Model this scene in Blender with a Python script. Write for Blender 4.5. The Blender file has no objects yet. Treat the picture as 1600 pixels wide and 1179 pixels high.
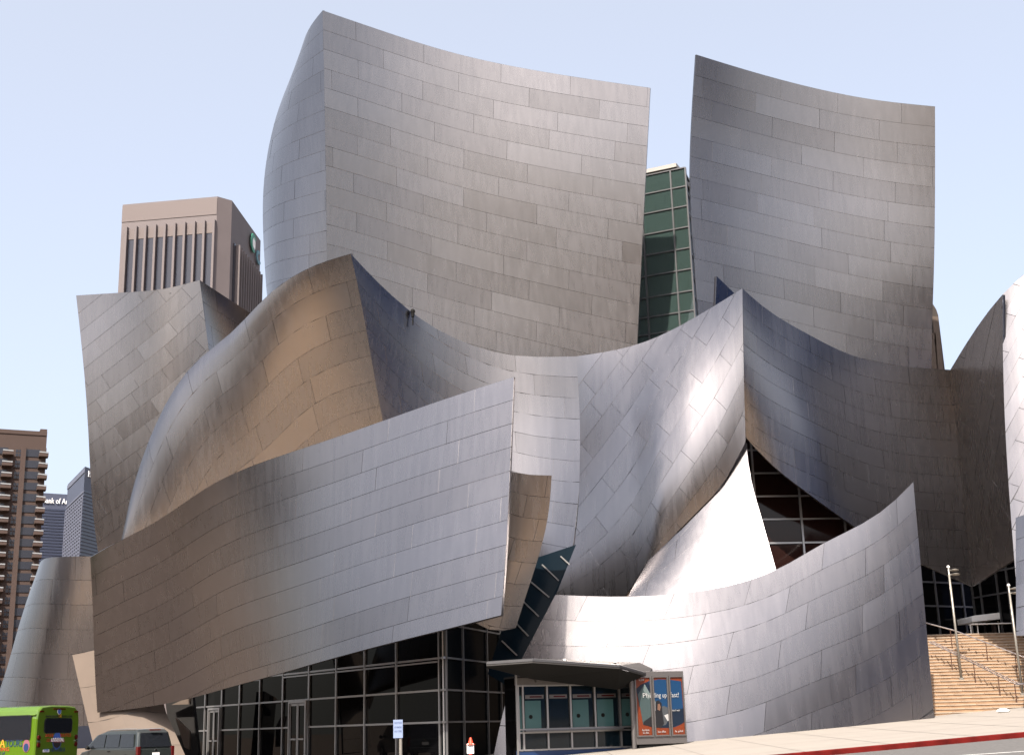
import bpy, bmesh, math, random
import numpy as np
from mathutils import Vector, Matrix

random.seed(7)
S = bpy.context.scene
COL = S.collection

# ------------------------------------------------------------------ camera, light, exposure
FPX, PW, PH = 2026.0, 1600.0, 1178.1
PITCH, ROLL = math.radians(15.1), math.radians(1.6)
CAM = Vector((0.0, 0.0, 2.0))
_f = Vector((0, math.cos(PITCH), math.sin(PITCH)))
_r0 = Vector((1, 0, 0))
_u0 = Vector((0, -math.sin(PITCH), math.cos(PITCH)))
CR = _r0 * math.cos(ROLL) - _u0 * math.sin(ROLL)
CU = _r0 * math.sin(ROLL) + _u0 * math.cos(ROLL)
cam_data = bpy.data.cameras.new("camera")
cam = bpy.data.objects.new("camera", cam_data)
COL.objects.link(cam)
cam_data.sensor_width = 36.0
cam_data.sensor_fit = 'HORIZONTAL'
cam_data.lens = FPX / PW * 36.0
cam_data.clip_start = 0.1
cam_data.clip_end = 6000
cam.matrix_world = Matrix(((CR.x, CU.x, -_f.x, CAM.x), (CR.y, CU.y, -_f.y, CAM.y),
                           (CR.z, CU.z, -_f.z, CAM.z), (0, 0, 0, 1)))
S.camera = cam

SUN_EL, SUN_AZ = math.radians(49), math.radians(197)     # azimuth clockwise from +Y (north of the scene)
sun_dir = Vector((math.cos(SUN_EL) * math.sin(SUN_AZ), math.cos(SUN_EL) * math.cos(SUN_AZ), math.sin(SUN_EL)))
world = bpy.data.worlds.new("World")
S.world = world
world.use_nodes = True
nt = world.node_tree
nt.nodes.clear()
sky = nt.nodes.new('ShaderNodeTexSky')
sky.sky_type = 'NISHITA'
sky.sun_disc = False
sky.sun_elevation = SUN_EL
sky.sun_rotation = SUN_AZ
sky.air_density = 0.75
sky.dust_density = 6.0
sky.ozone_density = 3.0
bg = nt.nodes.new('ShaderNodeBackground')
bg.inputs['Strength'].default_value = 0.15
wo = nt.nodes.new('ShaderNodeOutputWorld')
haze_mix = nt.nodes.new('ShaderNodeMix')          # summer haze: the clear sky veiled evenly
haze_mix.data_type = 'RGBA'
haze_mix.inputs[0].default_value = 0.58
haze_mix.inputs[7].default_value = (1.42, 1.36, 1.20, 1)
nt.links.new(sky.outputs[0], haze_mix.inputs[6])
nt.links.new(haze_mix.outputs[2], bg.inputs[0])
nt.links.new(bg.outputs[0], wo.inputs[0])
sun_data = bpy.data.lights.new("sun", 'SUN')
sun_data.energy = 2.6
sun_data.angle = math.radians(0.53)
sun_data.color = (1.0, 0.90, 0.78)
sun = bpy.data.objects.new("sun", sun_data)
COL.objects.link(sun)
sun.rotation_euler = (-sun_dir).to_track_quat('-Z', 'Y').to_euler()
sun.location = (0, 0, 200)
S.view_settings.view_transform = 'Standard'
S.view_settings.look = 'None'
S.view_settings.gamma = 1.0
S.view_settings.use_curve_mapping = False
S.view_settings.exposure = 1.95
S.cycles.use_denoising = True
S.cycles.max_bounces = 8
S.cycles.glossy_bounces = 6
S.cycles.sample_clamp_indirect = 6.0
S.cycles.caustics_reflective = False
S.cycles.caustics_refractive = False

# ------------------------------------------------------------------ materials
def mat(name, col, rough=0.6, metal=0.0, spec=0.5, noise=None, ior=None, emit=None, coat=0.0):
    m = bpy.data.materials.new(name)
    m.use_nodes = True
    n, l = m.node_tree.nodes, m.node_tree.links
    b = n['Principled BSDF']
    b.inputs['Base Color'].default_value = (*col, 1)
    b.inputs['Roughness'].default_value = rough
    b.inputs['Metallic'].default_value = metal
    b.inputs['Specular IOR Level'].default_value = spec
    if ior:
        b.inputs['IOR'].default_value = ior
    if coat:
        b.inputs['Coat Weight'].default_value = coat
        b.inputs['Coat Roughness'].default_value = 0.05
    if noise:                                     # (scale, amount, bump)
        tc = n.new('ShaderNodeTexCoord')
        nz = n.new('ShaderNodeTexNoise')
        nz.inputs['Scale'].default_value = noise[0]
        nz.inputs['Detail'].default_value = 6
        mr = n.new('ShaderNodeMapRange')
        mr.inputs['From Min'].default_value = 0.25
        mr.inputs['From Max'].default_value = 0.75
        mr.inputs['To Min'].default_value = 1 - noise[1]
        mr.inputs['To Max'].default_value = 1 + noise[1]
        mx = n.new('ShaderNodeMix')
        mx.data_type = 'RGBA'
        mx.blend_type = 'MULTIPLY'
        mx.inputs[0].default_value = 1
        mx.inputs[6].default_value = (*col, 1)
        l.new(tc.outputs['Object'], nz.inputs['Vector'])
        l.new(nz.outputs[0], mr.inputs[0])
        l.new(mr.outputs[0], mx.inputs[7])
        l.new(mx.outputs[2], b.inputs['Base Color'])
        if len(noise) > 2:
            bp = n.new('ShaderNodeBump')
            bp.inputs['Strength'].default_value = noise[2]
            bp.inputs['Distance'].default_value = 0.02
            l.new(nz.outputs[0], bp.inputs['Height'])
            l.new(bp.outputs[0], b.inputs['Normal'])
    return m

def steel_mat(name, col, rough):
    """brushed stainless cladding: fine brushing, faint weathering, a small change of tone from sheet to sheet (face attribute tone)"""
    m = bpy.data.materials.new(name)
    m.use_nodes = True
    n, l = m.node_tree.nodes, m.node_tree.links
    b = n['Principled BSDF']
    b.inputs['Metallic'].default_value = 1.0
    geo = n.new('ShaderNodeNewGeometry')
    at = n.new('ShaderNodeAttribute')
    at.attribute_name = 'tone'
    big = n.new('ShaderNodeTexNoise')
    big.inputs['Scale'].default_value = 0.35
    big.inputs['Detail'].default_value = 5
    mp = n.new('ShaderNodeMapping')
    mp.inputs['Scale'].default_value = (5.0, 5.0, 0.35)
    streak = n.new('ShaderNodeTexNoise')
    streak.inputs['Scale'].default_value = 1.0
    streak.inputs['Detail'].default_value = 4
    fine = n.new('ShaderNodeTexNoise')
    fine.inputs['Scale'].default_value = 22
    fine.inputs['Detail'].default_value = 3
    l.new(geo.outputs['Position'], big.inputs['Vector'])
    l.new(geo.outputs['Position'], mp.inputs['Vector'])
    l.new(mp.outputs[0], streak.inputs['Vector'])
    l.new(geo.outputs['Position'], fine.inputs['Vector'])

    def rng(src, lo, hi, f0=0.3, f1=0.7):
        r = n.new('ShaderNodeMapRange')
        r.inputs['From Min'].default_value, r.inputs['From Max'].default_value = f0, f1
        r.inputs['To Min'].default_value, r.inputs['To Max'].default_value = lo, hi
        l.new(src, r.inputs[0])
        return r.outputs[0]

    def mul(a, c):
        k = n.new('ShaderNodeMath')
        k.operation = 'MULTIPLY'
        l.new(a, k.inputs[0])
        l.new(c, k.inputs[1])
        return k.outputs[0]
    tone = mul(mul(rng(at.outputs['Fac'], 0.94, 1.06, 0, 1), rng(big.outputs[0], 0.97, 1.03)),
               mul(rng(streak.outputs[0], 0.96, 1.04), rng(fine.outputs[0], 0.985, 1.015)))
    mx = n.new('ShaderNodeMix')
    mx.data_type = 'RGBA'
    mx.blend_type = 'MULTIPLY'
    mx.inputs[0].default_value = 1
    mx.inputs[6].default_value = (*col, 1)
    l.new(tone, mx.inputs[7])
    l.new(mx.outputs[2], b.inputs['Base Color'])
    l.new(mul(rng(streak.outputs[0], 0.93 * rough, 1.07 * rough), rng(at.outputs['Fac'], 1.06, 0.94, 0, 1)), b.inputs['Roughness'])
    bp = n.new('ShaderNodeBump')
    bp.inputs['Strength'].default_value = 0.04
    bp.inputs['Distance'].default_value = 0.02
    wob = n.new('ShaderNodeTexNoise')
    wob.inputs['Scale'].default_value = 0.8
    wob.inputs['Detail'].default_value = 0.5
    mw = n.new('ShaderNodeMapping')
    mw.inputs['Scale'].default_value = (1.9, 1.9, 0.45)
    l.new(geo.outputs['Position'], mw.inputs['Vector'])
    l.new(mw.outputs[0], wob.inputs['Vector'])
    l.new(wob.outputs[0], bp.inputs['Height'])
    l.new(bp.outputs[0], b.inputs['Normal'])
    return m

M = {}
M['steel'] = steel_mat('brushed_steel', (0.232, 0.221, 0.226), 0.27)
M['seam'] = mat('seam_dark', (0.075, 0.073, 0.077), 0.5, 0.7)
M['trim'] = mat('steel_trim', (0.62, 0.61, 0.60), 0.35, 1.0)
M['alu'] = mat('aluminium', (0.36, 0.355, 0.355), 0.42, 0.85)
M['alu_dark'] = mat('aluminium_dark', (0.13, 0.13, 0.135), 0.45, 0.6)
M['glass'] = mat('glass_dark', (0.003, 0.003, 0.0035), 0.02, 0, 0.3, ior=1.2)
M['glass_red'] = mat('glass_red_brown', (0.016, 0.007, 0.006), 0.06, 0, 0.5, ior=1.33)
M['glass_teal'] = mat('glass_teal', (0.06, 0.13, 0.13), 0.12, 0, 0.5)
M['glass_blue'] = mat('glass_blue_black', (0.006, 0.012, 0.017), 0.05, 0, 0.5, ior=1.4)
M['black'] = mat('matt_black', (0.008, 0.008, 0.008), 0.8, 0, 0.15)
M['dark_void'] = mat('dark_interior', (0.012, 0.011, 0.011), 0.9)
M['asphalt'] = mat('asphalt', (0.085, 0.082, 0.08), 0.9, noise=(9, 0.22, 0.3))
M['asphalt_mirrored'] = mat('dark_mirrored_ground', (0.085, 0.062, 0.048), 0.9, noise=(5, 0.2, 0.2))  # dark brown chosen for its reflection in the low front sail
M['concrete'] = mat('pale_concrete', (0.235, 0.213, 0.188), 0.85, noise=(1.2, 0.06, 0.05))
M['ground'] = mat('ground_concrete', (0.12, 0.085, 0.058), 0.9, noise=(0.6, 0.15))
M['joint'] = mat('paving_joint', (0.17, 0.155, 0.14), 0.9)
M['kerb_red'] = mat('red_kerb_paint', (0.085, 0.006, 0.005), 0.85, 0, 0.1, noise=(2.2, 0.45))
M['white_paint'] = mat('white_road_paint', (0.7, 0.7, 0.68), 0.7, noise=(6, 0.15))
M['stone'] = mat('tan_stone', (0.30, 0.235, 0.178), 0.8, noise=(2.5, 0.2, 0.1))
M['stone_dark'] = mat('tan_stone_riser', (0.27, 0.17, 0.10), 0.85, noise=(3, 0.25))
M['beige'] = mat('beige_stone', (0.115, 0.088, 0.069), 0.75, noise=(0.9, 0.1))
M['pole'] = mat('painted_pole', (0.26, 0.245, 0.22), 0.45, 0.5)
M['rail'] = mat('rail_steel', (0.42, 0.38, 0.37), 0.35, 0.9)
M['post_brown'] = mat('rail_post_brown', (0.10, 0.05, 0.035), 0.5, 0.5)
M['white'] = mat('white_paint', (0.78, 0.77, 0.75), 0.5)
M['granite'] = mat('red_granite', (0.105, 0.088, 0.090), 0.7, noise=(0.25, 0.07))
M['granite_band'] = mat('tan_granite', (0.11, 0.09, 0.088), 0.7)
M['tower_glass'] = mat('tower_glass', (0.02, 0.022, 0.034), 0.25, 0, 0.5)
M['apt'] = mat('brown_stucco', (0.043, 0.026, 0.021), 0.85, noise=(0.3, 0.1))
M['apt_dark'] = mat('dark_window_glass', (0.016, 0.017, 0.024), 0.25)  # dark bluish glass of windows, loggias and bays
M['apt_rail'] = mat('balcony_rail', (0.2, 0.21, 0.22), 0.5)
M['slate'] = mat('slate_cladding', (0.045, 0.053, 0.085), 0.5, noise=(0.4, 0.06))
M['slate_light'] = mat('slate_light', (0.09, 0.098, 0.135), 0.5)
M['slate_glass'] = mat('slate_glass', (0.035, 0.042, 0.068), 0.3)
M['block_brown'] = mat('block_brown', (0.19, 0.13, 0.10), 0.85, noise=(0.3, 0.1))
M['block_navy'] = mat('block_navy', (0.028, 0.06, 0.17), 0.5, noise=(0.3, 0.1))  # deep blue so that the sails facing the added blocks mirror navy
M['deck'] = mat('tan_bounce_deck', (0.50, 0.38, 0.25), 0.85, noise=(0.8, 0.08))  # tan of the added deck that bounces gold onto the sail
M['glass_matt'] = mat('glass_matt', (0.004, 0.005, 0.006), 0.2, 0, 0.04, ior=1.15)
M['tan_bounce'] = mat('tan_bounce_paving', (0.45, 0.30, 0.165), 0.85, noise=(0.5, 0.1))  # tan chosen so the leaning sail mirrors gold
M['glass_navy'] = mat('glass_navy', (0.004, 0.009, 0.014), 0.15, 0, 0.12, ior=1.2)
M['fin_brown'] = mat('fin_brown', (0.075, 0.055, 0.043), 0.8, noise=(2, 0.15))
M['fin_recess'] = mat('fin_recess', (0.03, 0.023, 0.019), 0.8)
M['alu_mid'] = mat('aluminium_mid', (0.10, 0.10, 0.105), 0.45, 0.7)
M['block_glass'] = mat('block_glass', (0.02, 0.05, 0.15), 0.2, 0, 0.3)  # glass of the added navy blocks, blue for their reflection
M['sign_white'] = mat('sign_white', (0.8, 0.8, 0.8), 0.6)
M['sign_green'] = mat('sign_green', (0.02, 0.2, 0.12), 0.5)
M['sign_teal'] = mat('sign_teal', (0.05, 0.16, 0.2), 0.5)
M['bus_green'] = mat('bus_green', (0.062, 0.125, 0.002), 0.3, coat=0.5)
M['bus_black'] = mat('bus_black', (0.01, 0.01, 0.012), 0.35)
M['bus_navy'] = mat('bus_navy', (0.01, 0.03, 0.09), 0.4)
M['red'] = mat('red_print', (0.42, 0.03, 0.02), 0.45)
M['red_light'] = mat('red_lens', (0.07, 0.006, 0.006), 0.15)
M['amber'] = mat('amber_print', (0.6, 0.27, 0.03), 0.4)
M['pinkish'] = mat('pink_print', (0.2, 0.07, 0.09), 0.5)
M['blue_print'] = mat('blue_print', (0.03, 0.09, 0.35), 0.5)
M['van_paint'] = mat('van_grey_green', (0.03, 0.037, 0.036), 0.32, 0.4, coat=0.7)
M['car_glass'] = mat('car_glass', (0.012, 0.014, 0.018), 0.04, 0, 0.5)
M['rubber'] = mat('tyre_rubber', (0.015, 0.015, 0.015), 0.8)
M['chrome'] = mat('chrome', (0.7, 0.7, 0.7), 0.15, 1.0)
M['poster_orange'] = mat('poster_orange', (0.124, 0.022, 0.005), 0.35)
M['poster_blue'] = mat('poster_blue', (0.003, 0.029, 0.081), 0.35)
M['poster_navy'] = mat('poster_navy', (0.002, 0.008, 0.020), 0.35)
M['poster_steel'] = mat('poster_steel', (0.036, 0.056, 0.058), 0.35)
M['poster_steel_light'] = mat('poster_steel_light', (0.101, 0.131, 0.131), 0.35)
M['poster_grey'] = mat('poster_grey', (0.045, 0.050, 0.056), 0.35)
M['poster_black'] = mat('poster_black', (0.008, 0.008, 0.01), 0.35)
M['poster_white'] = mat('poster_white', (0.312, 0.312, 0.312), 0.35)
M['poster_skin'] = mat('poster_skin', (0.124, 0.068, 0.045), 0.35)
M['case_metal'] = mat('case_metal', (0.15, 0.14, 0.137), 0.45, 0.7)
M['sign_blue'] = mat('sign_blue_grey', (0.18, 0.23, 0.36), 0.5)
M['orange_cone'] = mat('orange_cone', (0.65, 0.05, 0.015), 0.5)
M['interior_pale'] = mat('interior_pale', (0.42, 0.48, 0.45), 0.8)
M['roof_white'] = mat('roof_white', (0.3, 0.29, 0.275), 0.7)
M['soffit'] = mat('canopy_soffit', (0.03, 0.028, 0.027), 0.6)

M['glass_green'] = mat('glass_green', (0.034, 0.056, 0.052), 0.05, 0, 0.6)
M['glass_green'].node_tree.nodes['Principled BSDF'].inputs['Alpha'].default_value = 0.74

# ------------------------------------------------------------------ helpers
WL = {}                                           # world location of each base

def tag(o, label=None, cat=None, group=None, kind=None):
    if label: o['label'] = label
    if cat: o['category'] = cat
    if group: o['group'] = group
    if kind: o['kind'] = kind
    return o

def empty(name, loc, label=None, cat=None, group=None, rz=0.0):
    o = bpy.data.objects.new(name, None)
    COL.objects.link(o)
    o.location = loc
    o.rotation_euler = (0, 0, rz)
    o.empty_display_size = 0.3
    WL[o] = Vector(loc)
    return tag(o, label, cat, group)

class MB:
    def __init__(self):
        self.v, self.f, self.m = [], [], []
        self.mi = 0

    def add(self, vs, fs):
        k = len(self.v)
        self.v += [tuple(p) for p in vs]
        self.f += [tuple(k + i for i in q) for q in fs]
        self.m += [self.mi] * len(fs)
        return self

    def box(self, c, ax, ay, az):
        """box about centre c with half axes ax, ay, az (vectors)"""
        c, ax, ay, az = Vector(c), Vector(ax), Vector(ay), Vector(az)
        vs = [c + sx * ax + sy * ay + sz * az for sz in (-1, 1) for sy in (-1, 1) for sx in (-1, 1)]
        return self.add(vs, [(0, 2, 3, 1), (4, 5, 7, 6), (0, 1, 5, 4), (2, 6, 7, 3), (0, 4, 6, 2), (1, 3, 7, 5)])

    def cube(self, x0, x1, y0, y1, z0, z1):
        return self.box(((x0 + x1) / 2, (y0 + y1) / 2, (z0 + z1) / 2), ((x1 - x0) / 2, 0, 0), (0, (y1 - y0) / 2, 0), (0, 0, (z1 - z0) / 2))

    def bar(self, a, b, w, h=None, up=(0, 0, 1)):
        a, b = Vector(a), Vector(b)
        d = (b - a)
        L = d.length
        d.normalize()
        s = d.cross(Vector(up))
        if s.length < 1e-4:
            s = d.cross(Vector((0, 1, 0)))
        s.normalize()
        t = s.cross(d).normalized()
        return self.box((a + b) / 2, d * (L / 2), s * (w / 2), t * ((h or w) / 2))

    def tube(self, pts, r, n=8):
        pts = [Vector(p) for p in pts]
        rs = r if isinstance(r, (list, tuple)) else [r] * len(pts)
        vs, fs = [], []
        for i, p in enumerate(pts):
            d = (pts[min(i + 1, len(pts) - 1)] - pts[max(i - 1, 0)]).normalized()
            s = d.cross(Vector((0, 0, 1)))
            if s.length < 1e-3:
                s = Vector((1, 0, 0))
            s.normalize()
            t = s.cross(d)
            for k in range(n):
                a = 2 * math.pi * k / n
                vs.append(p + rs[i] * (math.cos(a) * s + math.sin(a) * t))
        for i in range(len(pts) - 1):
            for k in range(n):
                fs.append((i * n + k, i * n + (k + 1) % n, (i + 1) * n + (k + 1) % n, (i + 1) * n + k))
        fs.append(tuple(reversed(range(n))))
        fs.append(tuple((len(pts) - 1) * n + k for k in range(n)))
        return self.add(vs, fs)

    def prism(self, poly, off):
        """extruded polygon (list of points) by the vector off"""
        off = Vector(off)
        a = [Vector(p) for p in poly]
        n = len(a)
        vs = a + [p + off for p in a]
        fs = [tuple(range(n)), tuple(reversed(range(n, 2 * n)))] + [(i, n + i, n + (i + 1) % n, (i + 1) % n) for i in range(n)]
        return self.add(vs, fs)

    def loft(self, rings, caps=True, closed=True):
        n = len(rings[0])
        vs = [p for r in rings for p in r]
        fs = []
        for i in range(len(rings) - 1):
            for k in range(n if closed else n - 1):
                fs.append((i * n + k, i * n + (k + 1) % n, (i + 1) * n + (k + 1) % n, (i + 1) * n + k))
        if caps:
            fs.append(tuple(reversed(range(n))))
            fs.append(tuple((len(rings) - 1) * n + k for k in range(n)))
        return self.add(vs, fs)

    def build(self, name, mats, parent=None, local=False, smooth=False, bevel=0.0, origin=None, label=None, fix=True):
        if not isinstance(mats, (list, tuple)):
            mats = [mats]
        me = bpy.data.meshes.new(name)
        if local:
            o0 = Vector((0, 0, 0))
            loc = o0
        else:
            o0 = Vector(origin) if origin is not None else Vector(np.mean(np.array(self.v), axis=0)) if parent is None or origin is None else Vector((0, 0, 0))
            loc = o0 - (WL[parent] if parent is not None else Vector((0, 0, 0)))
        me.from_pydata([tuple(Vector(p) - o0) for p in self.v], [], self.f)
        for k in mats:
            me.materials.append(M[k] if isinstance(k, str) else k)
        me.polygons.foreach_set('material_index', self.m)
        if fix or bevel:
            bm = bmesh.new()
            bm.from_mesh(me)
            if fix:
                bmesh.ops.recalc_face_normals(bm, faces=bm.faces)
            if bevel:
                bmesh.ops.bevel(bm, geom=[e for e in bm.edges if len(e.link_faces) == 2 and e.calc_face_angle(0) > 0.6], offset=bevel, segments=2, affect='EDGES', profile=0.6)
            bm.to_mesh(me)
            bm.free()
        if smooth:
            for p in me.polygons:
                p.use_smooth = True
        ob = bpy.data.objects.new(name, me)
        COL.objects.link(ob)
        if parent is not None:
            ob.parent = parent
        ob.location = loc
        if not local:
            WL[ob] = o0
        else:
            WL[ob] = Vector((0, 0, 0))
        if label:
            ob['label'] = label
        return ob

_tc = {}
def text_mesh(s, mb, o, ex, ey, size, depth=0.01, align='CENTER', squeeze=1.0, width=None):
    """lettering added to a builder as thin raised letters: o = anchor, ex / ey = unit reading and up directions"""
    cu = bpy.data.curves.new('letters', 'FONT')
    cu.body = s
    cu.size = 1.0
    cu.align_x = align
    cu.resolution_u = 2
    cu.extrude = 0.5
    ob = bpy.data.objects.new('letters', cu)
    me = bpy.data.meshes.new_from_object(ob)
    ex, ey, o = Vector(ex).normalized(), Vector(ey).normalized(), Vector(o)
    ez = ex.cross(ey)
    if width and len(me.vertices):
        xs = [v.co.x for v in me.vertices]
        squeeze = width / size / max(1e-6, max(xs) - min(xs))
    vs = [o + ex * (v.co.x * size * squeeze) + ey * (v.co.y * size) + ez * ((v.co.z + 0.5) * depth) for v in me.vertices]
    mb.add(vs, [tuple(p.vertices) for p in me.polygons])
    bpy.data.objects.remove(ob)
    bpy.data.curves.remove(cu)
    bpy.data.meshes.remove(me)
    return mb

def ray(px, py):
    return _f + CR * ((px - PW / 2) / FPX) - CU * ((py - PH / 2) / FPX)

def P(px, py, Y):
    d = ray(px, py)
    return CAM + d * (Y / d.y)

def G(x, y):
    sx = 0.06 if x > 0 else 0.025
    sm = 0.06 * x if x > 4 else 0.025 * x if x < -4 else (0.0425 * x + 0.0175 * (x * x / 8 + 2))
    base = 0.06 * min(x, 40) if x > 4 else 0.025 * max(x, -60) if x < -4 else sm
    return base + 0.0175 * max(-30, min(y, 62))

def on_ground(px, py, lift=0.0):
    d = ray(px, py)
    lo, hi = 1.0, 400.0
    fn = lambda t: (CAM + d * t).z - G(*(CAM + d * t).xy) - lift
    for _ in range(60):
        mid = (lo + hi) / 2
        if fn(mid) > 0: lo = mid
        else: hi = mid
    return CAM + d * lo

def hit(px, py, A, e):
    """where a sight line meets the upright plane through A along the level direction e: (distance along e, height)"""
    d = ray(px, py)
    n = Vector((e.y, -e.x, 0))
    t = (A - CAM).dot(n) / d.dot(n)
    p = CAM + d * t
    return (p - A).dot(e), p.z

def Vn(*a):
    return Vector(a).normalized()
Z = Vector((0, 0, 1))

# ------------------------------------------------------------------ ground, road, kerb, pavement
def sheet(name, xs, ys, lift, m, thing_kind='structure'):
    b = MB()
    for y in ys:
        for x in xs:
            b.v.append((x, y, G(x, y) + lift))
    n = len(xs)
    for j in range(len(ys) - 1):
        for i in range(n - 1):
            b.f.append((j * n + i, j * n + i + 1, (j + 1) * n + i + 1, (j + 1) * n + i))
            b.m.append(0)
    o = b.build(name, m, None, fix=False)
    o['kind'] = thing_kind
    return o
gx = [-3000, -600, -200, -60, -40, -20, -10, -4, -3, -2, -1, 0, 1, 2, 3, 4, 10, 20, 30, 40, 100, 300, 3000]
gy = [-1500, -300, -60, -30, -10, 0, 10, 20, 30, 40, 50, 62, 100, 300, 900, 4000]
sheet('ground', gx, gy, -0.16, 'ground')

def kerb_y(x):                                    # the kerb line
    return 35.0
rx = [x for x in gx if -400 < x < 400] ; rx = [-200] + rx[1:-1] + [200] if False else [-200, -60, -40, -20, -10, -4, -3, -2, -1, 0, 1, 2, 3, 4, 10, 20, 30, 40, 100, 200]
KY = 37.7
sheet('mirrored_forecourt', [-60, -40, -20, -10, -4, -3.62], [KY + .16, 45, 55, 62, 66], -.004, 'asphalt_mirrored')  # unseen dark ground, added to darken what the low front sail mirrors
sheet('bounce_pavement', rx, [-48, -30, -10, 0, 13.9], -.004, 'tan_bounce')  # unseen paving, added in tan to mirror gold into the leaning sail
sheet('road', rx, [14, 20, 30, KY - 0.02], -0.145, 'asphalt')
def pavement():
    b = MB()
    xs = rx
    ys = [KY + 0.16, 41, 45, 50, 55, 62]
    xs = [-3.6] + [x for x in xs if x > -3.6]
    for y in ys:
        for x in xs:
            b.v.append((x, y, G(x, y)))
    n = len(xs)
    for j in range(len(ys) - 1):
        for i in range(n - 1):
            b.f.append((j * n + i, j * n + i + 1, (j + 1) * n + i + 1, (j + 1) * n + i)); b.m.append(0)
    o = b.build('pavement', 'concrete', None, fix=False)
    o['kind'] = 'structure'
    # scored joints
    return o
PAVE = pavement()
for i in range(-4, 16):                           # slabs: recessed-looking joints between pavement bays
    x = i * 2.4 + 0.7
    b = MB()
    for k in range(8):
        y0, y1 = KY + 0.16 + k * 2, KY + 0.16 + (k + 1) * 2
        b.add([(x - .02, y0, G(x, y0) + .004), (x + .02, y0, G(x, y0) + .004), (x + .02, y1, G(x, y1) + .004), (x - .02, y1, G(x, y1) + .004)], [(0, 1, 2, 3)])
    b.build('paving_joint', 'joint', PAVE, fix=False)
for y in (39.2, 43.4, 47.4):
    b = MB()
    for i in range(len(rx) - 1):
        x0, x1 = rx[i], rx[i + 1]
        if x0 < -60 or x1 > 60: continue
        b.add([(x0, y - .02, G(x0, y) + .0042), (x1, y - .02, G(x1, y) + .0042), (x1, y + .02, G(x1, y) + .0042), (x0, y + .02, G(x0, y) + .0042)], [(0, 1, 2, 3)])
    b.build('paving_joint', 'joint', PAVE, fix=False)
kb = MB()
kx = [-60, -40, -20, -10, -4, -3, -2, -1, 0, 1, 2, 3, 4, 10, 20, 30, 40, 100]
rings = []
for x in kx:
    g = G(x, KY)
    rings.append([(x, KY, g - .3), (x, KY, g - .02), (x, KY + .02, g + .003), (x, KY + .16, g + .003), (x, KY + .16, g - .3)])
kb.loft(rings)
k = kb.build('red_kerb', 'kerb_red', None)
k['kind'] = 'structure'
wl = MB()
ll = [on_ground(1510, 1178.5, -.145), on_ground(1600, 1172.6, -.145)]
dirl = (ll[1] - ll[0]).normalized()
a0, a1 = ll[0] - dirl * 4, ll[1] + dirl * 14
q = []
for k in range(13):
    p = a0.lerp(a1, k / 12)
    for s in (-.06, .06):
        q.append((p.x, p.y + s, G(p.x, p.y + s) - .145 + .005))
wl.add(q, [(2 * k, 2 * k + 2, 2 * k + 3, 2 * k + 1) for k in range(12)])
o = wl.build('road_marking', 'white_paint', None, fix=False)
o['kind'] = 'structure'

# ------------------------------------------------------------------ unseen blocks added across the streets, sized and coloured for their reflection in the steel
def reflection_block(x0, x1, y0, y1, h, wall, glass, label, fl=3.8):
    r = empty('mirrored_block', ((x0 + x1) / 2, (y0 + y1) / 2, 0), label, 'mirrored block')
    m = MB(); m.cube(x0, x1, y0, y1, -3, h); m.build('wall', wall, r)
    z = 5.0
    while z < h - 2:
        m = MB(); m.cube(x0 - .1, x1 + .1, y0 - .1, y1 + .1, z - 1.0, z + 1.0); m.build('window_band', glass, r)
        z += fl
    m = MB(); m.cube(x0 - .4, x1 + .4, y0 - .4, y1 + .4, h, h + .8); m.build('cornice', wall, r)
reflection_block(-70, 120, -72, -48, 25, 'block_brown', 'apt_dark', 'unseen brown block added behind the camera for the sails to mirror')
reflection_block(-112, -84, -30, 44, 17, 'block_brown', 'apt_dark', 'unseen brown block added beyond the bus for the sails to mirror')
reflection_block(52, 80, -14, 36, 21, 'block_navy', 'block_glass', 'unseen low navy block added for the middle sail to mirror')
reflection_block(52, 80, 38, 86, 62, 'block_navy', 'block_glass', 'unseen navy tower added for the right sails to mirror')

# ------------------------------------------------------------------ the concert hall: curved sails clad in panels
hall = empty('concert_hall', (0, 58, G(0, 58)), 'concert hall of curved brushed steel sails above dark glass', 'concert hall')

def spline(pts, kind='c'):
    """world points through (px, py, Y) picks; returns f(t in array) -> points"""
    W = np.array([P(*p) if not isinstance(p, Vector) else p for p in pts], float)
    d = np.r_[0, np.cumsum(np.linalg.norm(np.diff(W, axis=0), axis=1))]
    d /= d[-1]
    n = len(W)
    if kind == 'l' or n == 2:
        return lambda t: np.stack([np.interp(t, d, W[:, k]) for k in range(3)], -1)
    # natural cubic spline
    h = np.diff(d)
    A = np.eye(n)
    B = np.zeros((n, 3))
    for i in range(1, n - 1):
        A[i, i - 1], A[i, i], A[i, i + 1] = h[i - 1], 2 * (h[i - 1] + h[i]), h[i]
        B[i] = 6 * ((W[i + 1] - W[i]) / h[i] - (W[i] - W[i - 1]) / h[i - 1])
    m = np.linalg.solve(A, B)

    def f(t):
        t = np.asarray(t, float)
        i = np.clip(np.searchsorted(d, t, side='right') - 1, 0, n - 2)
        hi = h[i][..., None]
        a = (d[i + 1] - t)[..., None]
        b = (t - d[i])[..., None]
        return (m[i] * a ** 3 + m[i + 1] * b ** 3) / (6 * hi) + (W[i] / hi - m[i] * hi / 6) * a + (W[i + 1] / hi - m[i + 1] * hi / 6) * b
    return f

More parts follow.
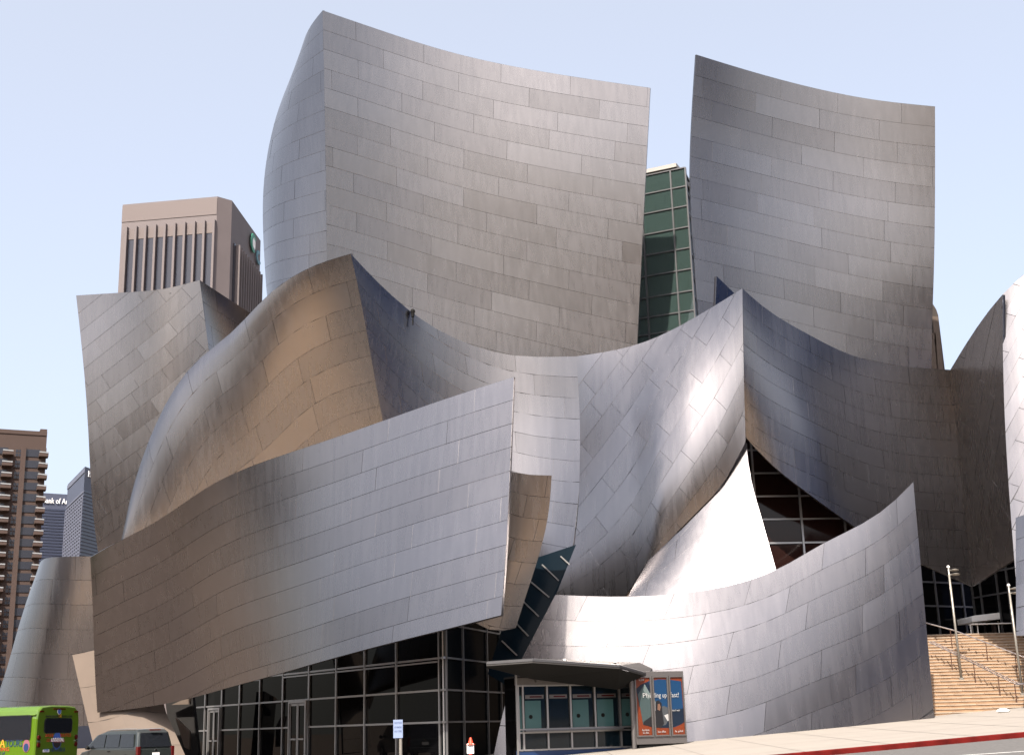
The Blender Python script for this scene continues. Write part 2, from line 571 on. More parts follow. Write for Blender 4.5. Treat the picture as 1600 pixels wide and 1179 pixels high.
NG = 65
class Patch:
    """Coons patch: top and bottom run left to right, left and right run top to bottom (all (px, py, Y) picks);
    bulge(u, v) pushes it out along its mean normal, metres"""
    def __init__(s, top, bottom, left, right, bulge=None, kinds='cccc'):
        t = np.linspace(0, 1, NG)
        T, B, L, R = (spline(c, k)(t) for c, k in zip((top, bottom, left, right), kinds))
        u, v = t[None, :, None], t[:, None, None]
        g = (1 - v) * T[None] + v * B[None] + (1 - u) * L[:, None] + u * R[:, None]
        g -= (1 - u) * (1 - v) * T[0] + u * (1 - v) * T[-1] + (1 - u) * v * B[0] + u * v * B[-1]
        s.g = g
        s.normals()
        if bulge:
            nm = s.n.mean((0, 1))
            nm /= np.linalg.norm(nm)
            U, V = np.meshgrid(t, t)
            s.g = g + np.vectorize(bulge)(U, V)[..., None] * nm
            s.normals()
        s.W = np.linalg.norm(np.diff(s.g, axis=1), axis=2).sum(1).mean()
        s.H = np.linalg.norm(np.diff(s.g, axis=0), axis=2).sum(0)          # height at each u

    def normals(s):
        du, dv = np.gradient(s.g, axis=1), np.gradient(s.g, axis=0)
        n = np.cross(du, dv)
        n /= np.maximum(np.linalg.norm(n, axis=2, keepdims=True), 1e-9)
        c = s.g[NG // 2, NG // 2]
        if np.dot(n[NG // 2, NG // 2], np.array(CAM) - c) < 0:
            n = -n
        s.n = n

    def at(s, u, v, what='g'):
        a = getattr(s, what)
        x, y = min(max(u, 0), 1) * (NG - 1), min(max(v, 0), 1) * (NG - 1)
        i, j = min(int(x), NG - 2), min(int(y), NG - 2)
        fx, fy = x - i, y - j
        return (a[j, i] * (1 - fx) + a[j, i + 1] * fx) * (1 - fy) + (a[j + 1, i] * (1 - fx) + a[j + 1, i + 1] * fx) * fy

def clip_unit(poly):
    for ax in (0, 1):
        for lim, sg in ((0.0, 1), (1.0, -1)):
            out = []
            for i, p in enumerate(poly):
                q = poly[(i + 1) % len(poly)]
                dp, dq = sg * (p[ax] - lim), sg * (q[ax] - lim)
                if dp >= 0: out.append(p)
                if dp * dq < 0:
                    t = dp / (dp - dq)
                    out.append((p[0] + (q[0] - p[0]) * t, p[1] + (q[1] - p[1]) * t))
            poly = out
            if len(poly) < 3: return []
    return poly

PANELS = []                                       # (screen area, object) of each sheet
def photo_xy(p):
    d = Vector(p) - CAM
    z = d.dot(_f)
    return (PW / 2 + FPX * d.dot(CR) / z, PH / 2 - FPX * d.dot(CU) / z)

def make_sail(label, patch, row, length, angle=0.0, shift=0.0, gap=0.015, tilt=0.006, thick=0.13, m='steel', rows_by='h', parent=None, trim=True, stag=None):
    """a sail: a body with a folded steel rim (the part) and its cladding sheets (sub-parts)"""
    s = patch
    # body
    b = MB()
    K = 33
    idx = [round(i * (NG - 1) / (K - 1)) for i in range(K)]
    for off in (-0.03, -thick):
        for j in idx:
            for i in idx:
                b.v.append(tuple(s.g[j, i] + s.n[j, i] * off))
    for l in (0, 1):
        for j in range(K - 1):
            for i in range(K - 1):
                a = l * K * K + j * K + i
                b.f.append((a, a + 1, a + K + 1, a + K)); b.m.append(0 if l == 0 else 1)
    # rim: from the outer face back to the rear face
    edge = [(0, i) for i in range(K)] + [(j, K - 1) for j in range(1, K)] + [(K - 1, i) for i in range(K - 2, -1, -1)] + [(j, 0) for j in range(K - 2, 0, -1)]
    k0 = len(b.v)
    ne = len(edge)
    for (j, i) in edge:
        b.v.append(tuple(s.g[idx[j], idx[i]] + s.n[idx[j], idx[i]] * -0.004))
    for q in range(ne):
        r = (q + 1) % ne
        A, Bq = edge[q][0] * K + edge[q][1], edge[r][0] * K + edge[r][1]
        b.f.append((k0 + q, k0 + r, K * K + Bq, K * K + A)); b.m.append(1)
    ob = b.build('sail', ['seam', m], parent or hall, smooth=False, fix=False, label=label)
    for p in ob.data.polygons: p.use_smooth = True
    # sheets
    W = s.W
    Hu = s.H if rows_by == 'h' else np.full(NG, s.H.mean())
    Hs = np.interp(np.linspace(0, 1, NG), [0, .25, .5, .75, 1], [Hu[:8].mean(), Hu[10:24].mean(), Hu[26:40].mean(), Hu[42:56].mean(), Hu[-8:].mean()])
    if rows_by == 'h':
        Hs = Hu
    Hf = lambda u: float(np.interp(min(max(u, 0), 1), np.linspace(0, 1, NG), Hs))
    ca, sa = math.cos(angle), math.sin(angle)
    Hm = float(max(Hs))
    cs = [(x * ca + y * sa, -x * sa + y * ca) for x in (0, W) for y in (0, Hm)]
    a0, a1 = min(c[0] for c in cs) - length, max(c[0] for c in cs) + length
    b0, b1 = min(c[1] for c in cs) - row, max(c[1] for c in cs) + row
    rng = random.Random(hash(label) % 1000 if False else sum(map(ord, label)))
    j = 0
    y = b0 - (shift % row)
    while y < b1:
        x = a0 - length * ((0.5 * (j % 2) + rng.uniform(-.18, .18)) if stag is None else (stag * j) % 1.0)
        while x < a1:
            ln = length * rng.uniform(0.9, 1.1)
            x0, x1, y0, y1 = x + gap / 2, x + ln - gap / 2, y + gap / 2, y + row - gap / 2
            nx, ny = max(2, min(5, round(ln / 0.9))), 2
            vs, keys, fs = [], {}, []
            for iy in range(ny):
                for ix in range(nx):
                    q = []
                    for (fx, fy) in ((ix, iy), (ix + 1, iy), (ix + 1, iy + 1), (ix, iy + 1)):
                        A, Bv = x0 + (x1 - x0) * fx / nx, y0 + (y1 - y0) * fy / ny
                        ax, bx = A * ca - Bv * sa, A * sa + Bv * ca
                        uu = ax / W
                        q.append((uu, bx / max(Hf(uu), 0.05)))
                    q = clip_unit(q)
                    if len(q) < 3: continue
                    face = []
                    for (uu, vv) in q:
                        key = (round(uu, 5), round(vv, 5))
                        if key not in keys:
                            keys[key] = len(vs)
                            vs.append((uu, vv))
                        if not face or face[-1] != keys[key]: face.append(keys[key])
                    if face[0] == face[-1]: face.pop()
                    if len(face) >= 3: fs.append(face)
            if fs:
                pts = np.array([s.at(*p) for p in vs])
                nrm = np.array([s.at(*p, what='n') for p in vs])
                c = pts.mean(0)
                area = 0.0
                sxy = [photo_xy(p) for p in pts]
                for f in fs:
                    ar = 0
                    for k in range(len(f)):
                        (xa, ya), (xb, yb) = sxy[f[k]], sxy[f[(k + 1) % len(f)]]
                        ar += xa * yb - xb * ya
                    area += abs(ar) / 2
                if area > 8:
                    # each sheet sits a hair out of true
                    tx = np.array([rng.gauss(0, tilt) for _ in range(3)])
                    nn = nrm + tx
                    nn /= np.linalg.norm(nn, axis=1, keepdims=True)
                    lift = rng.uniform(0, 0.008)
                    pts = pts + nrm * lift
                    # border edges get a folded lip
                    cnt = {}
                    for f in fs:
                        for k in range(len(f)):
                            e = (f[k], f[(k + 1) % len(f)])
                            cnt[e] = cnt.get(e, 0) + 1
                    V = [tuple(p) for p in pts]
                    N = [tuple(p) for p in nn]
                    Fc = [tuple(f) for f in fs]
                    lip = {}
                    for (p0, p1) in list(cnt):
                        if (p1, p0) in cnt: continue
                        for p in (p0, p1):
                            if p not in lip:
                                lip[p] = (len(V), len(V) + 1)
                                dvec = pts[p] - c
                                dvec = dvec - nrm[p] * dvec.dot(nrm[p])
                                dvec /= max(np.linalg.norm(dvec), 1e-6)
                                V += [tuple(pts[p]), tuple(pts[p] - nrm[p] * 0.032)]
                                N += [tuple(nn[p]), tuple(nn[p])]
                        Fc.append((lip[p0][0], lip[p1][0], lip[p1][1], lip[p0][1]))
                    PANELS.append([area, ob, V, N, Fc, rng.random(), c, m, sxy, nrm.mean(0)])
            x += ln
        y += row
        j += 1
    return ob

def panel_mesh(items, name, parent, origin):
    me = bpy.data.meshes.new(name)
    V, N, Fc, T = [], [], [], []
    for (_, _, v, n, f, tone, _, m, _, _) in items:
        k = len(V)
        V += [(p[0] - origin[0], p[1] - origin[1], p[2] - origin[2]) for p in v]
        N += n
        Fc += [tuple(k + i for i in q) for q in f]
        T += [tone] * len(f)
    # wind the faces along their normals
    for qi, q in enumerate(Fc):
        a, b, c = (Vector(V[q[i]]) for i in (0, 1, 2))
        if (b - a).cross(c - a).dot(Vector(N[q[0]])) < 0:
            Fc[qi] = tuple(reversed(q))
    me.from_pydata(V, [], Fc)
    me.materials.append(M[items[0][7]])
    for p in me.polygons: p.use_smooth = True
    at = me.attributes.new('tone', 'FLOAT', 'FACE')
    at.data.foreach_set('value', T)
    me.normals_split_custom_set_from_vertices(N)
    o = bpy.data.objects.new(name, me)
    COL.objects.link(o)
    o.parent = parent
    o.location = Vector(origin) - WL[parent]
    WL[o] = Vector(origin)
    return o

def place_panels(limit=300):
    # sheets on the picture and turned to it, largest first, stay single; the rest of each sail is joined
    def seen(it):
        x = sum(p[0] for p in it[8]) / len(it[8]); y = sum(p[1] for p in it[8]) / len(it[8])
        return 0 <= x <= PW and 0 <= y <= PH and np.dot(it[9], np.array(CAM) - it[6]) > 0 and not it[1].get('covered')
    order = sorted((it for it in PANELS if seen(it)), key=lambda it: -it[0])
    single = set(id(it) for it in order[:limit])
    rest = {}
    for it in PANELS:
        if id(it) in single:
            panel_mesh([it], 'panel', it[1], it[6])
        else:
            rest.setdefault(it[1], []).append(it)
    for ob, its in rest.items():
        o = panel_mesh(its, 'panel', ob, np.mean([i[6] for i in its], axis=0))
        o['kind'] = 'stuff'
    print('panels', len(PANELS))

def px_m(px, Y):
    return px * Y / 2085.0

# --- A: tall left sail, front
A = Patch(top=[(504, 16, 65.0), (580, 42, 66.2), (700, 80, 67.2), (850, 112, 67.0), (1016, 137, 65.6)],
          bottom=[(515, 640, 68.4), (640, 640, 69.8), (760, 640, 70.3), (880, 640, 70.0), (990, 640, 69.1)],
          left=[(504, 16, 65.0), (508, 200, 66.2), (511, 400, 67.4), (515, 640, 68.4)],
          right=[(1016, 137, 65.6), (1008, 290, 66.6), (1000, 450, 67.8), (990, 640, 69.1)])
make_sail('tall broad sail left of the glass shaft', A, px_m(35, 66), px_m(125, 66), 0.0)
# --- B: its rounded flank
B = Patch(top=[(504, 16, 65.0), (503, 17, 65.6)][:1] + [(504.5, 16.5, 65.3)] if False else [(470, 86, 70.5), (504, 16, 65.0)],
          bottom=[(430, 560, 72.8), (470, 560, 70.2), (514, 560, 68.1)],
          left=[(470, 86, 70.5), (437, 165, 72.0), (419, 235, 72.6), (411, 310, 72.9), (412, 380, 72.9), (418, 470, 72.8), (430, 560, 72.5)],
          right=[(504, 16, 65.0), (508, 200, 66.2), (511, 400, 67.4), (514, 560, 68.1)],
          bulge=lambda u, v: 0.9 * math.sin(math.pi * min(u * 1.0, 1)) * (0.3 + 0.7 * v))
make_sail('rounded bluish flank of the tall left sail', B, px_m(35, 68), px_m(110, 68), 0.0)
# --- C: tall right sail
C = Patch(top=[(1088, 85, 66.0), (1180, 113, 67.6), (1280, 139, 68.4), (1370, 156, 68.4), (1461, 166, 68.0)],
          bottom=[(1104, 620, 68.5), (1200, 640, 69.9), (1320, 640, 70.8), (1456, 630, 71.2)],
          left=[(1088, 85, 66.0), (1081, 200, 66.8), (1079, 290, 67.2), (1084, 390, 67.6), (1092, 500, 68.0), (1104, 620, 68.3)],
          right=[(1461, 166, 68.0), (1461, 300, 69.0), (1459, 430, 69.8), (1456, 530, 70.5), (1456, 630, 71.2)])
make_sail('tall broad sail right of the glass shaft', C, px_m(36, 68), px_m(112, 68), 0.0)
# --- D: far left sail with slanting seams, and its return
D = Patch(top=[(119, 461, 74.0), (200, 456, 73.0), (265, 449, 72.2), (312, 437, 72.4)],
          bottom=[(160, 900, 75.7), (220, 900, 75), (300, 900, 74.5), (380, 900, 75)],
          left=[(119, 461, 74.0), (136, 640, 74.3), (153, 860, 75.4), (160, 900, 75.7)],
          right=[(312, 437, 72.4), (326, 545, 73.0), (350, 720, 74.0), (380, 900, 75)])
make_sail('far left sail with slanting seams', D, px_m(28, 73), px_m(80, 73), math.radians(-32))
DS = Patch(top=[(312, 437, 72.4), (392, 489, 76.0)], bottom=[(326, 545, 74.0), (400, 640, 80)],
           left=[(312, 437, 72.4), (326, 545, 74.0)], right=[(392, 489, 76.0), (400, 640, 80)])
make_sail('narrow bronze return beside the far left sail', DS, px_m(36, 74), px_m(90, 74), 0.0)
# --- E: golden sail
E = Patch(top=[(168, 910, 64.2), (188, 850, 64.0), (203, 780, 64.0), (228, 700, 63.7), (262, 625, 63.0), (303, 568, 62.3), (360, 520, 61.2), (425, 455, 59.8), (490, 415, 58.7), (548, 396, 57.6)],
          bottom=[(146, 945, 64.8), (300, 860, 63.5), (430, 780, 62.2), (610, 715, 61.0)],
          left=[(168, 910, 64.2), (146, 945, 64.8)],
          right=[(548, 396, 57.6), (566, 480, 58.6), (583, 575, 59.7), (598, 655, 60.5), (610, 715, 61.0)],
          bulge=lambda u, v: 0.55 * math.sin(math.pi * u) ** 1 * math.sin(math.pi * min(1, v ** 0.7)) * (1 - 0.6 * u))
make_sail('golden sail leaning out behind the low front sail', E, px_m(42, 61), px_m(130, 61), 0.0)
# --- H: the hollow middle sail, shaded left wing and blue right wing
H1 = Patch(top=[(548, 396, 57.6), (580, 430, 58.6), (620, 468, 59.8), (680, 512, 61.2), (730, 536, 61.8), (790, 553, 62.0), (850, 557, 61.6), (900, 556, 60.9)],
           bottom=[(630, 800, 61.5), (720, 850, 62.4), (834, 877, 61.7), (895, 855, 60.4)],
           left=[(548, 396, 57.6), (566, 480, 58.6), (583, 575, 59.7), (598, 655, 60.5), (630, 800, 61.5)],
           right=[(900, 556, 60.9), (906, 650, 60.9), (905, 760, 60.6), (895, 855, 60.4)])
make_sail('shaded left wing of the hollow middle sail', H1, px_m(36, 61), px_m(110, 61), math.radians(4))
H2 = Patch(top=[(900, 556, 60.9), (1000, 536, 59.3), (1090, 493, 57.7), (1160, 450, 56.2)],
           bottom=[(858, 931, 60.9), (978, 931, 58.6), (1016, 874, 57.7), (1070, 818, 57.1), (1128, 760, 56.8), (1165, 690, 56.55)],
           left=[(900, 556, 60.9), (906, 650, 60.9), (905, 760, 60.6), (893, 858, 60.5), (858, 931, 60.9)],
           right=[(1160, 450, 56.2), (1162, 570, 56.35), (1165, 690, 56.55)], kinds='clcc',
           bulge=lambda u, v: 0.6 * math.sin(math.pi * u) * math.sin(math.pi * v))
make_sail('blue right wing of the hollow middle sail', H2, px_m(40, 58), px_m(95, 58), math.radians(-42))
# --- small fin behind the peak
FIN = Patch(top=[(1120, 431, 61.0), (1152, 462, 62.5)], bottom=[(1116, 520, 61.4), (1165, 520, 63)],
            left=[(1120, 431, 61.0), (1116, 520, 61.4)], right=[(1152, 462, 62.5), (1165, 520, 63)])
make_sail('small dark fin behind the middle peak', FIN, px_m(36, 61), px_m(60, 61), 0.0)
# --- M, N, O, P: right wing
Mp = Patch(top=[(1160, 450, 56.2), (1200, 484, 57.0), (1260, 520, 58.0), (1330, 554, 59.2), (1400, 570, 60.1), (1485, 577, 60.9)],
           bottom=[(1165, 682, 57.1), (1195, 715, 57.2), (1260, 768, 57.7), (1340, 825, 59.0), (1440, 880, 60.9), (1519, 915, 62.4)],
           left=[(1160, 450, 56.2), (1162, 570, 56.5), (1165, 682, 57.1)],
           right=[(1485, 577, 60.9), (1495, 680, 61.5), (1507, 800, 62.0), (1519, 915, 62.4)])
make_sail('navy sail right of the middle peak', Mp, px_m(31, 58), px_m(110, 58), 0.0)
Np = Patch(top=[(1485, 577, 60.9), (1510, 536, 59.0), (1540, 492, 56.8), (1566, 460, 54.8)],
           bottom=[(1519, 915, 62.4), (1587, 872, 57.2)],
           left=[(1485, 577, 60.9), (1495, 680, 61.5), (1507, 800, 62.0), (1519, 915, 62.4)],
           right=[(1566, 460, 54.8), (1570, 650, 55.7), (1577, 770, 56.5), (1587, 872, 57.2)])
make_sail('dark charcoal sail in the right corner', Np, px_m(28, 59), px_m(80, 59), math.radians(-48))
Op = Patch(top=[(1566, 460, 55.2), (1600, 428, 54.8), (1660, 392, 54.7), (1720, 372, 55.2)],
           bottom=[(1587, 900, 54.5), (1640, 905, 53.9), (1730, 905, 54.0)],
           left=[(1566, 460, 55.2), (1570, 650, 55.0), (1577, 770, 54.8), (1587, 900, 54.5)],
           right=[(1720, 372, 55.2), (1725, 650, 54.6), (1730, 905, 54.0)])
make_sail('sunlit white sail at the right edge', Op, px_m(30, 57), px_m(70, 57), math.radians(-40))
Pp = Patch(top=[(1587, 808, 53.5), (1640, 790, 52.5), (1720, 770, 52)], bottom=[(1588, 992, 53.2), (1640, 992, 52.4), (1720, 992, 52)],
           left=[(1587, 808, 53.5), (1588, 992, 53.2)], right=[(1720, 770, 52), (1720, 992, 52)])
make_sail('pale blue low sail at the right edge', Pp, px_m(37, 53), px_m(110, 53), 0.0)
# --- W: the glaring hollow sail
Wp = Patch(top=[(1022, 858, 57.95), (1068, 808, 57.4), (1118, 752, 57.1), (1166, 690, 56.9)],
           bottom=[(970, 968, 56.4), (1050, 955, 55.65), (1110, 940, 55.3), (1217, 905, 54.9)],
           left=[(1022, 858, 57.95), (1001, 896, 57.5), (981, 932, 57.0), (970, 968, 56.4)],
           right=[(1166, 690, 56.9), (1172, 740, 56.5), (1186, 795, 55.9), (1203, 855, 55.3), (1217, 905, 54.9)])
make_sail('glaring sunlit hollow sail below the middle peak', Wp, px_m(45, 56), px_m(120, 56), math.radians(-6))
# --- J: low right sail on the pavement
J = Patch(top=[(868, 928, 54.0), (978, 931, 53.5), (1100, 921, 53.2), (1213, 889, 53.3), (1290, 846, 53.4), (1340, 821, 53.4), (1390, 788, 53.4), (1427, 752, 53.45)],
          bottom=[(770, 1186, 53.6), (900, 1175, 52.8), (1000, 1166, 52.4), (1073, 1159, 52.2), (1180, 1148, 52.3), (1280, 1138, 52.6), (1370, 1130, 53.0), (1460, 1121, 53.5)],
          left=[(868, 928, 54.0), (838, 985, 53.9), (810, 1040, 53.8), (770, 1186, 53.6)],
          right=[(1427, 752, 53.45), (1434, 830, 53.46), (1443, 930, 53.47), (1452, 1030, 53.48), (1460, 1121, 53.5)])
SJ = make_sail('low sweeping right sail standing on the pavement', J, px_m(45, 53), px_m(140, 53), 0.0)
# --- F: low front sail over the glass wall
Fp = Patch(top=[(141, 870, 58.8), (170, 853, 58.7), (215, 830, 58.2), (270, 797, 57.0), (330, 757, 55.3), (430, 714, 53.0), (520, 684, 51.5), (600, 656, 50.3), (700, 621, 48.8), (803, 588, 47.5)],
           bottom=[(152, 1112, 61.5), (200, 1107, 61.3), (265, 1097, 60.3), (350, 1075, 57.2), (420, 1056, 54.2), (500, 1033, 51.5), (600, 1006, 49.3), (700, 981, 47.6), (783, 960, 46.4)],
           left=[(141, 870, 58.8), (145, 950, 59.7), (148, 1040, 60.7), (152, 1112, 61.5)],
           right=[(803, 588, 47.5), (798, 700, 47.2), (791, 850, 46.7), (783, 960, 46.4)])
make_sail('long low front sail rising over the glass wall', Fp, px_m(41, 47.5), px_m(170, 50), 0.0)
# unseen tan deck added between both sails to bounce gold onto the rear one
def bounce_deck():
    b = MB()
    fr = [Vector(Fp.at(u, 0.0)) + Vector((0, .4, -.75)) for u in np.linspace(.06, .62, 9)]
    bk = [p + Vector((1.0, 5.5, 0)) for p in fr]
    for a, c in zip(fr, bk):
        b.v += [tuple(a), tuple(c)]
    b.f = [(2 * k, 2 * k + 2, 2 * k + 3, 2 * k + 1) for k in range(8)]
    b.m = [0] * 8
    b.build('bounce_deck', 'deck', hall, fix=False)
bounce_deck()
# --- K: rust tinted column behind the front sail
K_ = Patch(top=[(770, 722, 53.3), (800, 736, 53.3), (830, 741, 53.3), (862, 742, 53.4)],
           bottom=[(735, 966, 54.1), (755, 979, 54.1), (785, 984, 54.1), (806, 980, 54.2)],
           left=[(770, 722, 53.3), (735, 966, 54.1)],
           right=[(862, 742, 53.4), (857, 800, 53.6), (838, 880, 53.85), (820, 935, 54.05), (806, 980, 54.2)])
make_sail('short rust tinted column sail behind the low front sail', K_, px_m(37, 52), px_m(60, 52), math.radians(4))
# --- Q: leftmost sail, R: pale foot behind the van
Q = Patch(top=[(60, 886, 65.6), (78, 874, 64.2), (105, 870, 63.0), (150, 868, 62.2)],
          bottom=[(-22, 1130, 66.6), (30, 1135, 65.0), (90, 1135, 63.9), (175, 1130, 63.4)],
          left=[(60, 886, 65.6), (30, 975, 65.9), (2, 1070, 66.3), (-22, 1130, 66.6)],
          right=[(150, 868, 62.2), (158, 960, 62.6), (165, 1050, 63.1), (175, 1130, 63.4)],
          bulge=lambda u, v: 0.5 * math.sin(math.pi * u))
make_sail('leftmost low sail behind the green bus', Q, px_m(38, 64), px_m(120, 64), math.radians(2))
R_ = Patch(top=[(113, 1022, 62.6), (150, 1014, 62.3), (200, 1000, 62.2), (262, 1000, 62.4)],
           bottom=[(152, 1185, 61.4), (200, 1185, 61.0), (250, 1185, 60.9), (292, 1185, 61.2)],
           left=[(113, 1022, 62.6), (124, 1070, 62.2), (138, 1130, 61.8), (152, 1185, 61.4)],
           right=[(262, 1000, 62.4), (255, 1098, 62.0), (272, 1140, 61.6), (292, 1185, 61.2)])
make_sail('pale foot of the hall behind the van', R_, px_m(60, 60), px_m(90, 60), 0.0, m='beige')

place_panels()

# inner mass of the hall behind the sails
b = MB()
b.cube(-15, 17, 76, 96, 0, 19)
b.build('core_wall', 'beige', hall)

# ------------------------------------------------------------------ glass walls of the hall
def glass_wall(name, A, B, cols, rows, pane_mat, bar_mat, label, bar=0.07, base=None, depth=0.12, skip=(), pane_name='pane'):
    """upright wall from A to B (world, level): mullions at distances cols, transoms at heights rows; panes between them"""
    e = Vector((B.x - A.x, B.y - A.y, 0)).normalized()
    n = Vector((e.y, -e.x, 0))
    if n.dot(CAM - A) < 0: n = -n
    o0 = Vector((A.x, A.y, 0))
    at = lambda a, z, out=0.0: o0 + e * a + Z * z + n * out
    w = MB()
    w.add([at(cols[0], rows[0], -.2), at(cols[-1], rows[0], -.2), at(cols[-1], rows[-1], -.2), at(cols[0], rows[-1], -.2)], [(0, 1, 2, 3)])
    wall = w.build(name, 'dark_void', hall, fix=False, label=label)
    for i in range(len(cols) - 1):
        for j in range(len(rows) - 1):
            if (i, j) in skip: continue
            p = MB()
            a0, a1, z0, z1 = cols[i] + bar * .45, cols[i + 1] - bar * .45, rows[j] + bar * .45, rows[j + 1] - bar * .45
            tw = [random.uniform(-.006, .006) for _ in range(2)]
            p.add([at(a0, z0, tw[0]), at(a1, z0, tw[1]), at(a1, z1, -tw[0]), at(a0, z1, -tw[1]),
                   at(a0, z0, tw[0] - .02), at(a1, z0, tw[1] - .02), at(a1, z1, -tw[0] - .02), at(a0, z1, -tw[1] - .02)],
                  [(0, 1, 2, 3), (7, 6, 5, 4), (0, 4, 5, 1), (1, 5, 6, 2), (2, 6, 7, 3), (3, 7, 4, 0)])
            p.build(pane_name, pane_mat, wall)
    for a in cols:
        m = MB()
        m.box(at(a, (rows[0] + rows[-1]) / 2, 0.02), e * (bar / 2), n * (depth / 2), Z * ((rows[-1] - rows[0]) / 2))
        m.build('mullion', bar_mat, wall)
    for z in rows:
        m = MB()
        for i in range(len(cols) - 1):
            m.box(at((cols[i] + cols[i + 1]) / 2, z, 0.012), e * ((cols[i + 1] - cols[i]) / 2 - bar / 2), n * (depth / 2 - .012), Z * (bar * .42))
        m.build('transom', bar_mat, wall)
    return wall, at, e, n

def cols_from_px(pxs, A, B, row_fn):
    e = Vector((B.x - A.x, B.y - A.y, 0)).normalized()
    return sorted(hit(p, row_fn(p), Vector((A.x, A.y, 0)), e)[0] for p in pxs)
hor = lambda px: 1138 - 0.028 * (px - 800)

# main glass wall under the front sail
CA, CB = P(690, hor(690), 51.5), P(297, hor(297), 71.0)
ce = Vector((CB.x - CA.x, CB.y - CA.y, 0)).normalized()
cA0 = Vector((CA.x, CA.y, 0))
zc = lambda y: hit(688, y, cA0, ce)[1]
c1 = cols_from_px([689, 621, 571, 526, 483, 442, 406, 374, 346, 320, 297, 285], CA, CB, hor)
zbase = 0.62
rows1 = [zbase, zc(1127), zc(1077), zc(1027), zc(975), zc(930)]
wall1, at1, e1, n1 = glass_wall('glass_wall', CA, CB, c1, rows1, 'glass', 'alu', 'long dark glass wall under the front sail', bar=0.09)
# inner frames with vents below the third transom, and little signal boxes
for i in range(len(c1) - 1):
    if i in (5,): continue
    a0, a1 = c1[i] + .1, c1[i + 1] - .06
    m = MB()
    z1 = rows1[3] - .13
    m.box(at1((a0 + a1) / 2, z1, .05), e1 * ((a1 - a0) / 2), n1 * .03, Z * .03)
    m.box(at1(a1, (rows1[2] + z1) / 2, .05), e1 * .03, n1 * .03, Z * ((z1 - rows1[2]) / 2 - .031))
    m.build('vent_frame', 'alu', wall1)
# doors
def double_door(a0, a1, ztop, label):
    f = MB()
    mid = (a0 + a1) / 2
    for a in (a0, a1):
        f.box(at1(a, (zbase + ztop) / 2, .1), e1 * .05, n1 * .06, Z * ((ztop - zbase) / 2))
    f.box(at1(mid, ztop + .05, .1), e1 * ((a1 - a0) / 2 + .05), n1 * .06, Z * .05)
    d = f.build('door', 'alu', wall1, label=label)
    # leaves are joined to the frame's own builder as sub-pieces of the door part
    for (l0, l1) in ((a0 + .06, mid - .012), (mid + .012, a1 - .06)):
        g = MB()
        for a in (l0 + .04, l1 - .04):
            g.box(at1(a, (zbase + ztop) / 2, .09), e1 * .04, n1 * .03, Z * ((ztop - zbase) / 2 - .02))
        for z, h in ((ztop - .07, .05), (zbase + .16, .14), (zbase + 1.15, .035)):
            g.box(at1((l0 + l1) / 2, z, .085 if h > .04 else .13), e1 * ((l1 - l0) / 2 - .081), n1 * .025, Z * h)
        g.mi = 1
        g.box(at1((l0 + l1) / 2, (zbase + ztop) / 2, .07), e1 * ((l1 - l0) / 2 - .07), n1 * .01, Z * ((ztop - zbase) / 2 - .05))
        g.build('door_leaf', ['alu', 'glass'], wall1)
da = [hit(x, hor(x), cA0, ce)[0] for x in (455, 481)]
double_door(min(da), max(da), hit(470, 1097, cA0, ce)[1], 'glass double door with silver frame')
da = [hit(x, hor(x), cA0, ce)[0] for x in (328, 345)]
double_door(min(da), max(da), hit(336, 1108, cA0, ce)[1], 'narrow glass double door beside the far end')

# corner post glazing and return wall
DA, DB = P(696, hor(696), 51.2), P(790, hor(790), 58.2)
de = Vector((DB.x - DA.x, DB.y - DA.y, 0)).normalized()
dA0 = Vector((DA.x, DA.y, 0))
c2 = cols_from_px([697, 724, 762, 783, 805, 850], DA, DB, hor)
wall2, at2, e2, n2 = glass_wall('glass_wall', DA, DB, c2, rows1[:1] + [r for r in rows1[1:]] + [rows1[-1] + 2.0], 'glass_matt', 'alu_dark', 'dark return glass wall behind the canopy', bar=0.08)
# slim corner pane between both walls
cp = MB()
p0, p1 = CA.copy(), DA.copy()
p0.z = p1.z = 0
cp.add([p0 + Z * zbase, p1 + Z * zbase, p1 + Z * rows1[-1], p0 + Z * rows1[-1]], [(0, 1, 2, 3)])
cp.build('corner_pane', 'glass_blue', wall2, fix=False)
cp = MB()
for z in rows1[1:4]:
    cp.bar(p0 + Z * z + Vector((0, -.05, 0)), p1 + Z * z + Vector((0, -.05, 0)), .1, .08)
cp.box((p0 + p1) / 2 + Z * (zbase + rows1[-1]) / 2 + Vector((.02, -.04, 0)), (.035, 0, 0), (0, .03, 0), Z * ((rows1[-1] - zbase) / 2))
cp.build('corner_bar', 'alu', wall2)

# glass shaft between the tall sails
TA, TB = P(985, 400, 72.5), P(1076, 400, 71.0)
TA.z = TB.z = 0
te = (TB - TA).normalized()
tx = [hit(x, 400, TA, te)[0] for x in (985, 1008, 1056, 1080)]
tz = [hit(1053, y, TA, te)[1] for y in (575, 545, 516, 489, 458, 424, 391, 358, 325, 294, 265)]
wallT, atT, eT, nT = glass_wall('glass_shaft', TA, TB, tx, tz, 'glass_green', 'alu_mid', 'tall green glass shaft between the two tall sails', bar=0.085)
for p in list(wallT.data.polygons): pass
TC = P(1094, 400, 75.5); TC.z = 0
te2 = (TC - TB).normalized()
wallT2, atT2, eT2, nT2 = glass_wall('glass_shaft', TB + te2 * .15, TC, [0, 2.2, 4.6], tz, 'glass_matt', 'alu_dark', 'narrow side of the green glass shaft', bar=0.1)
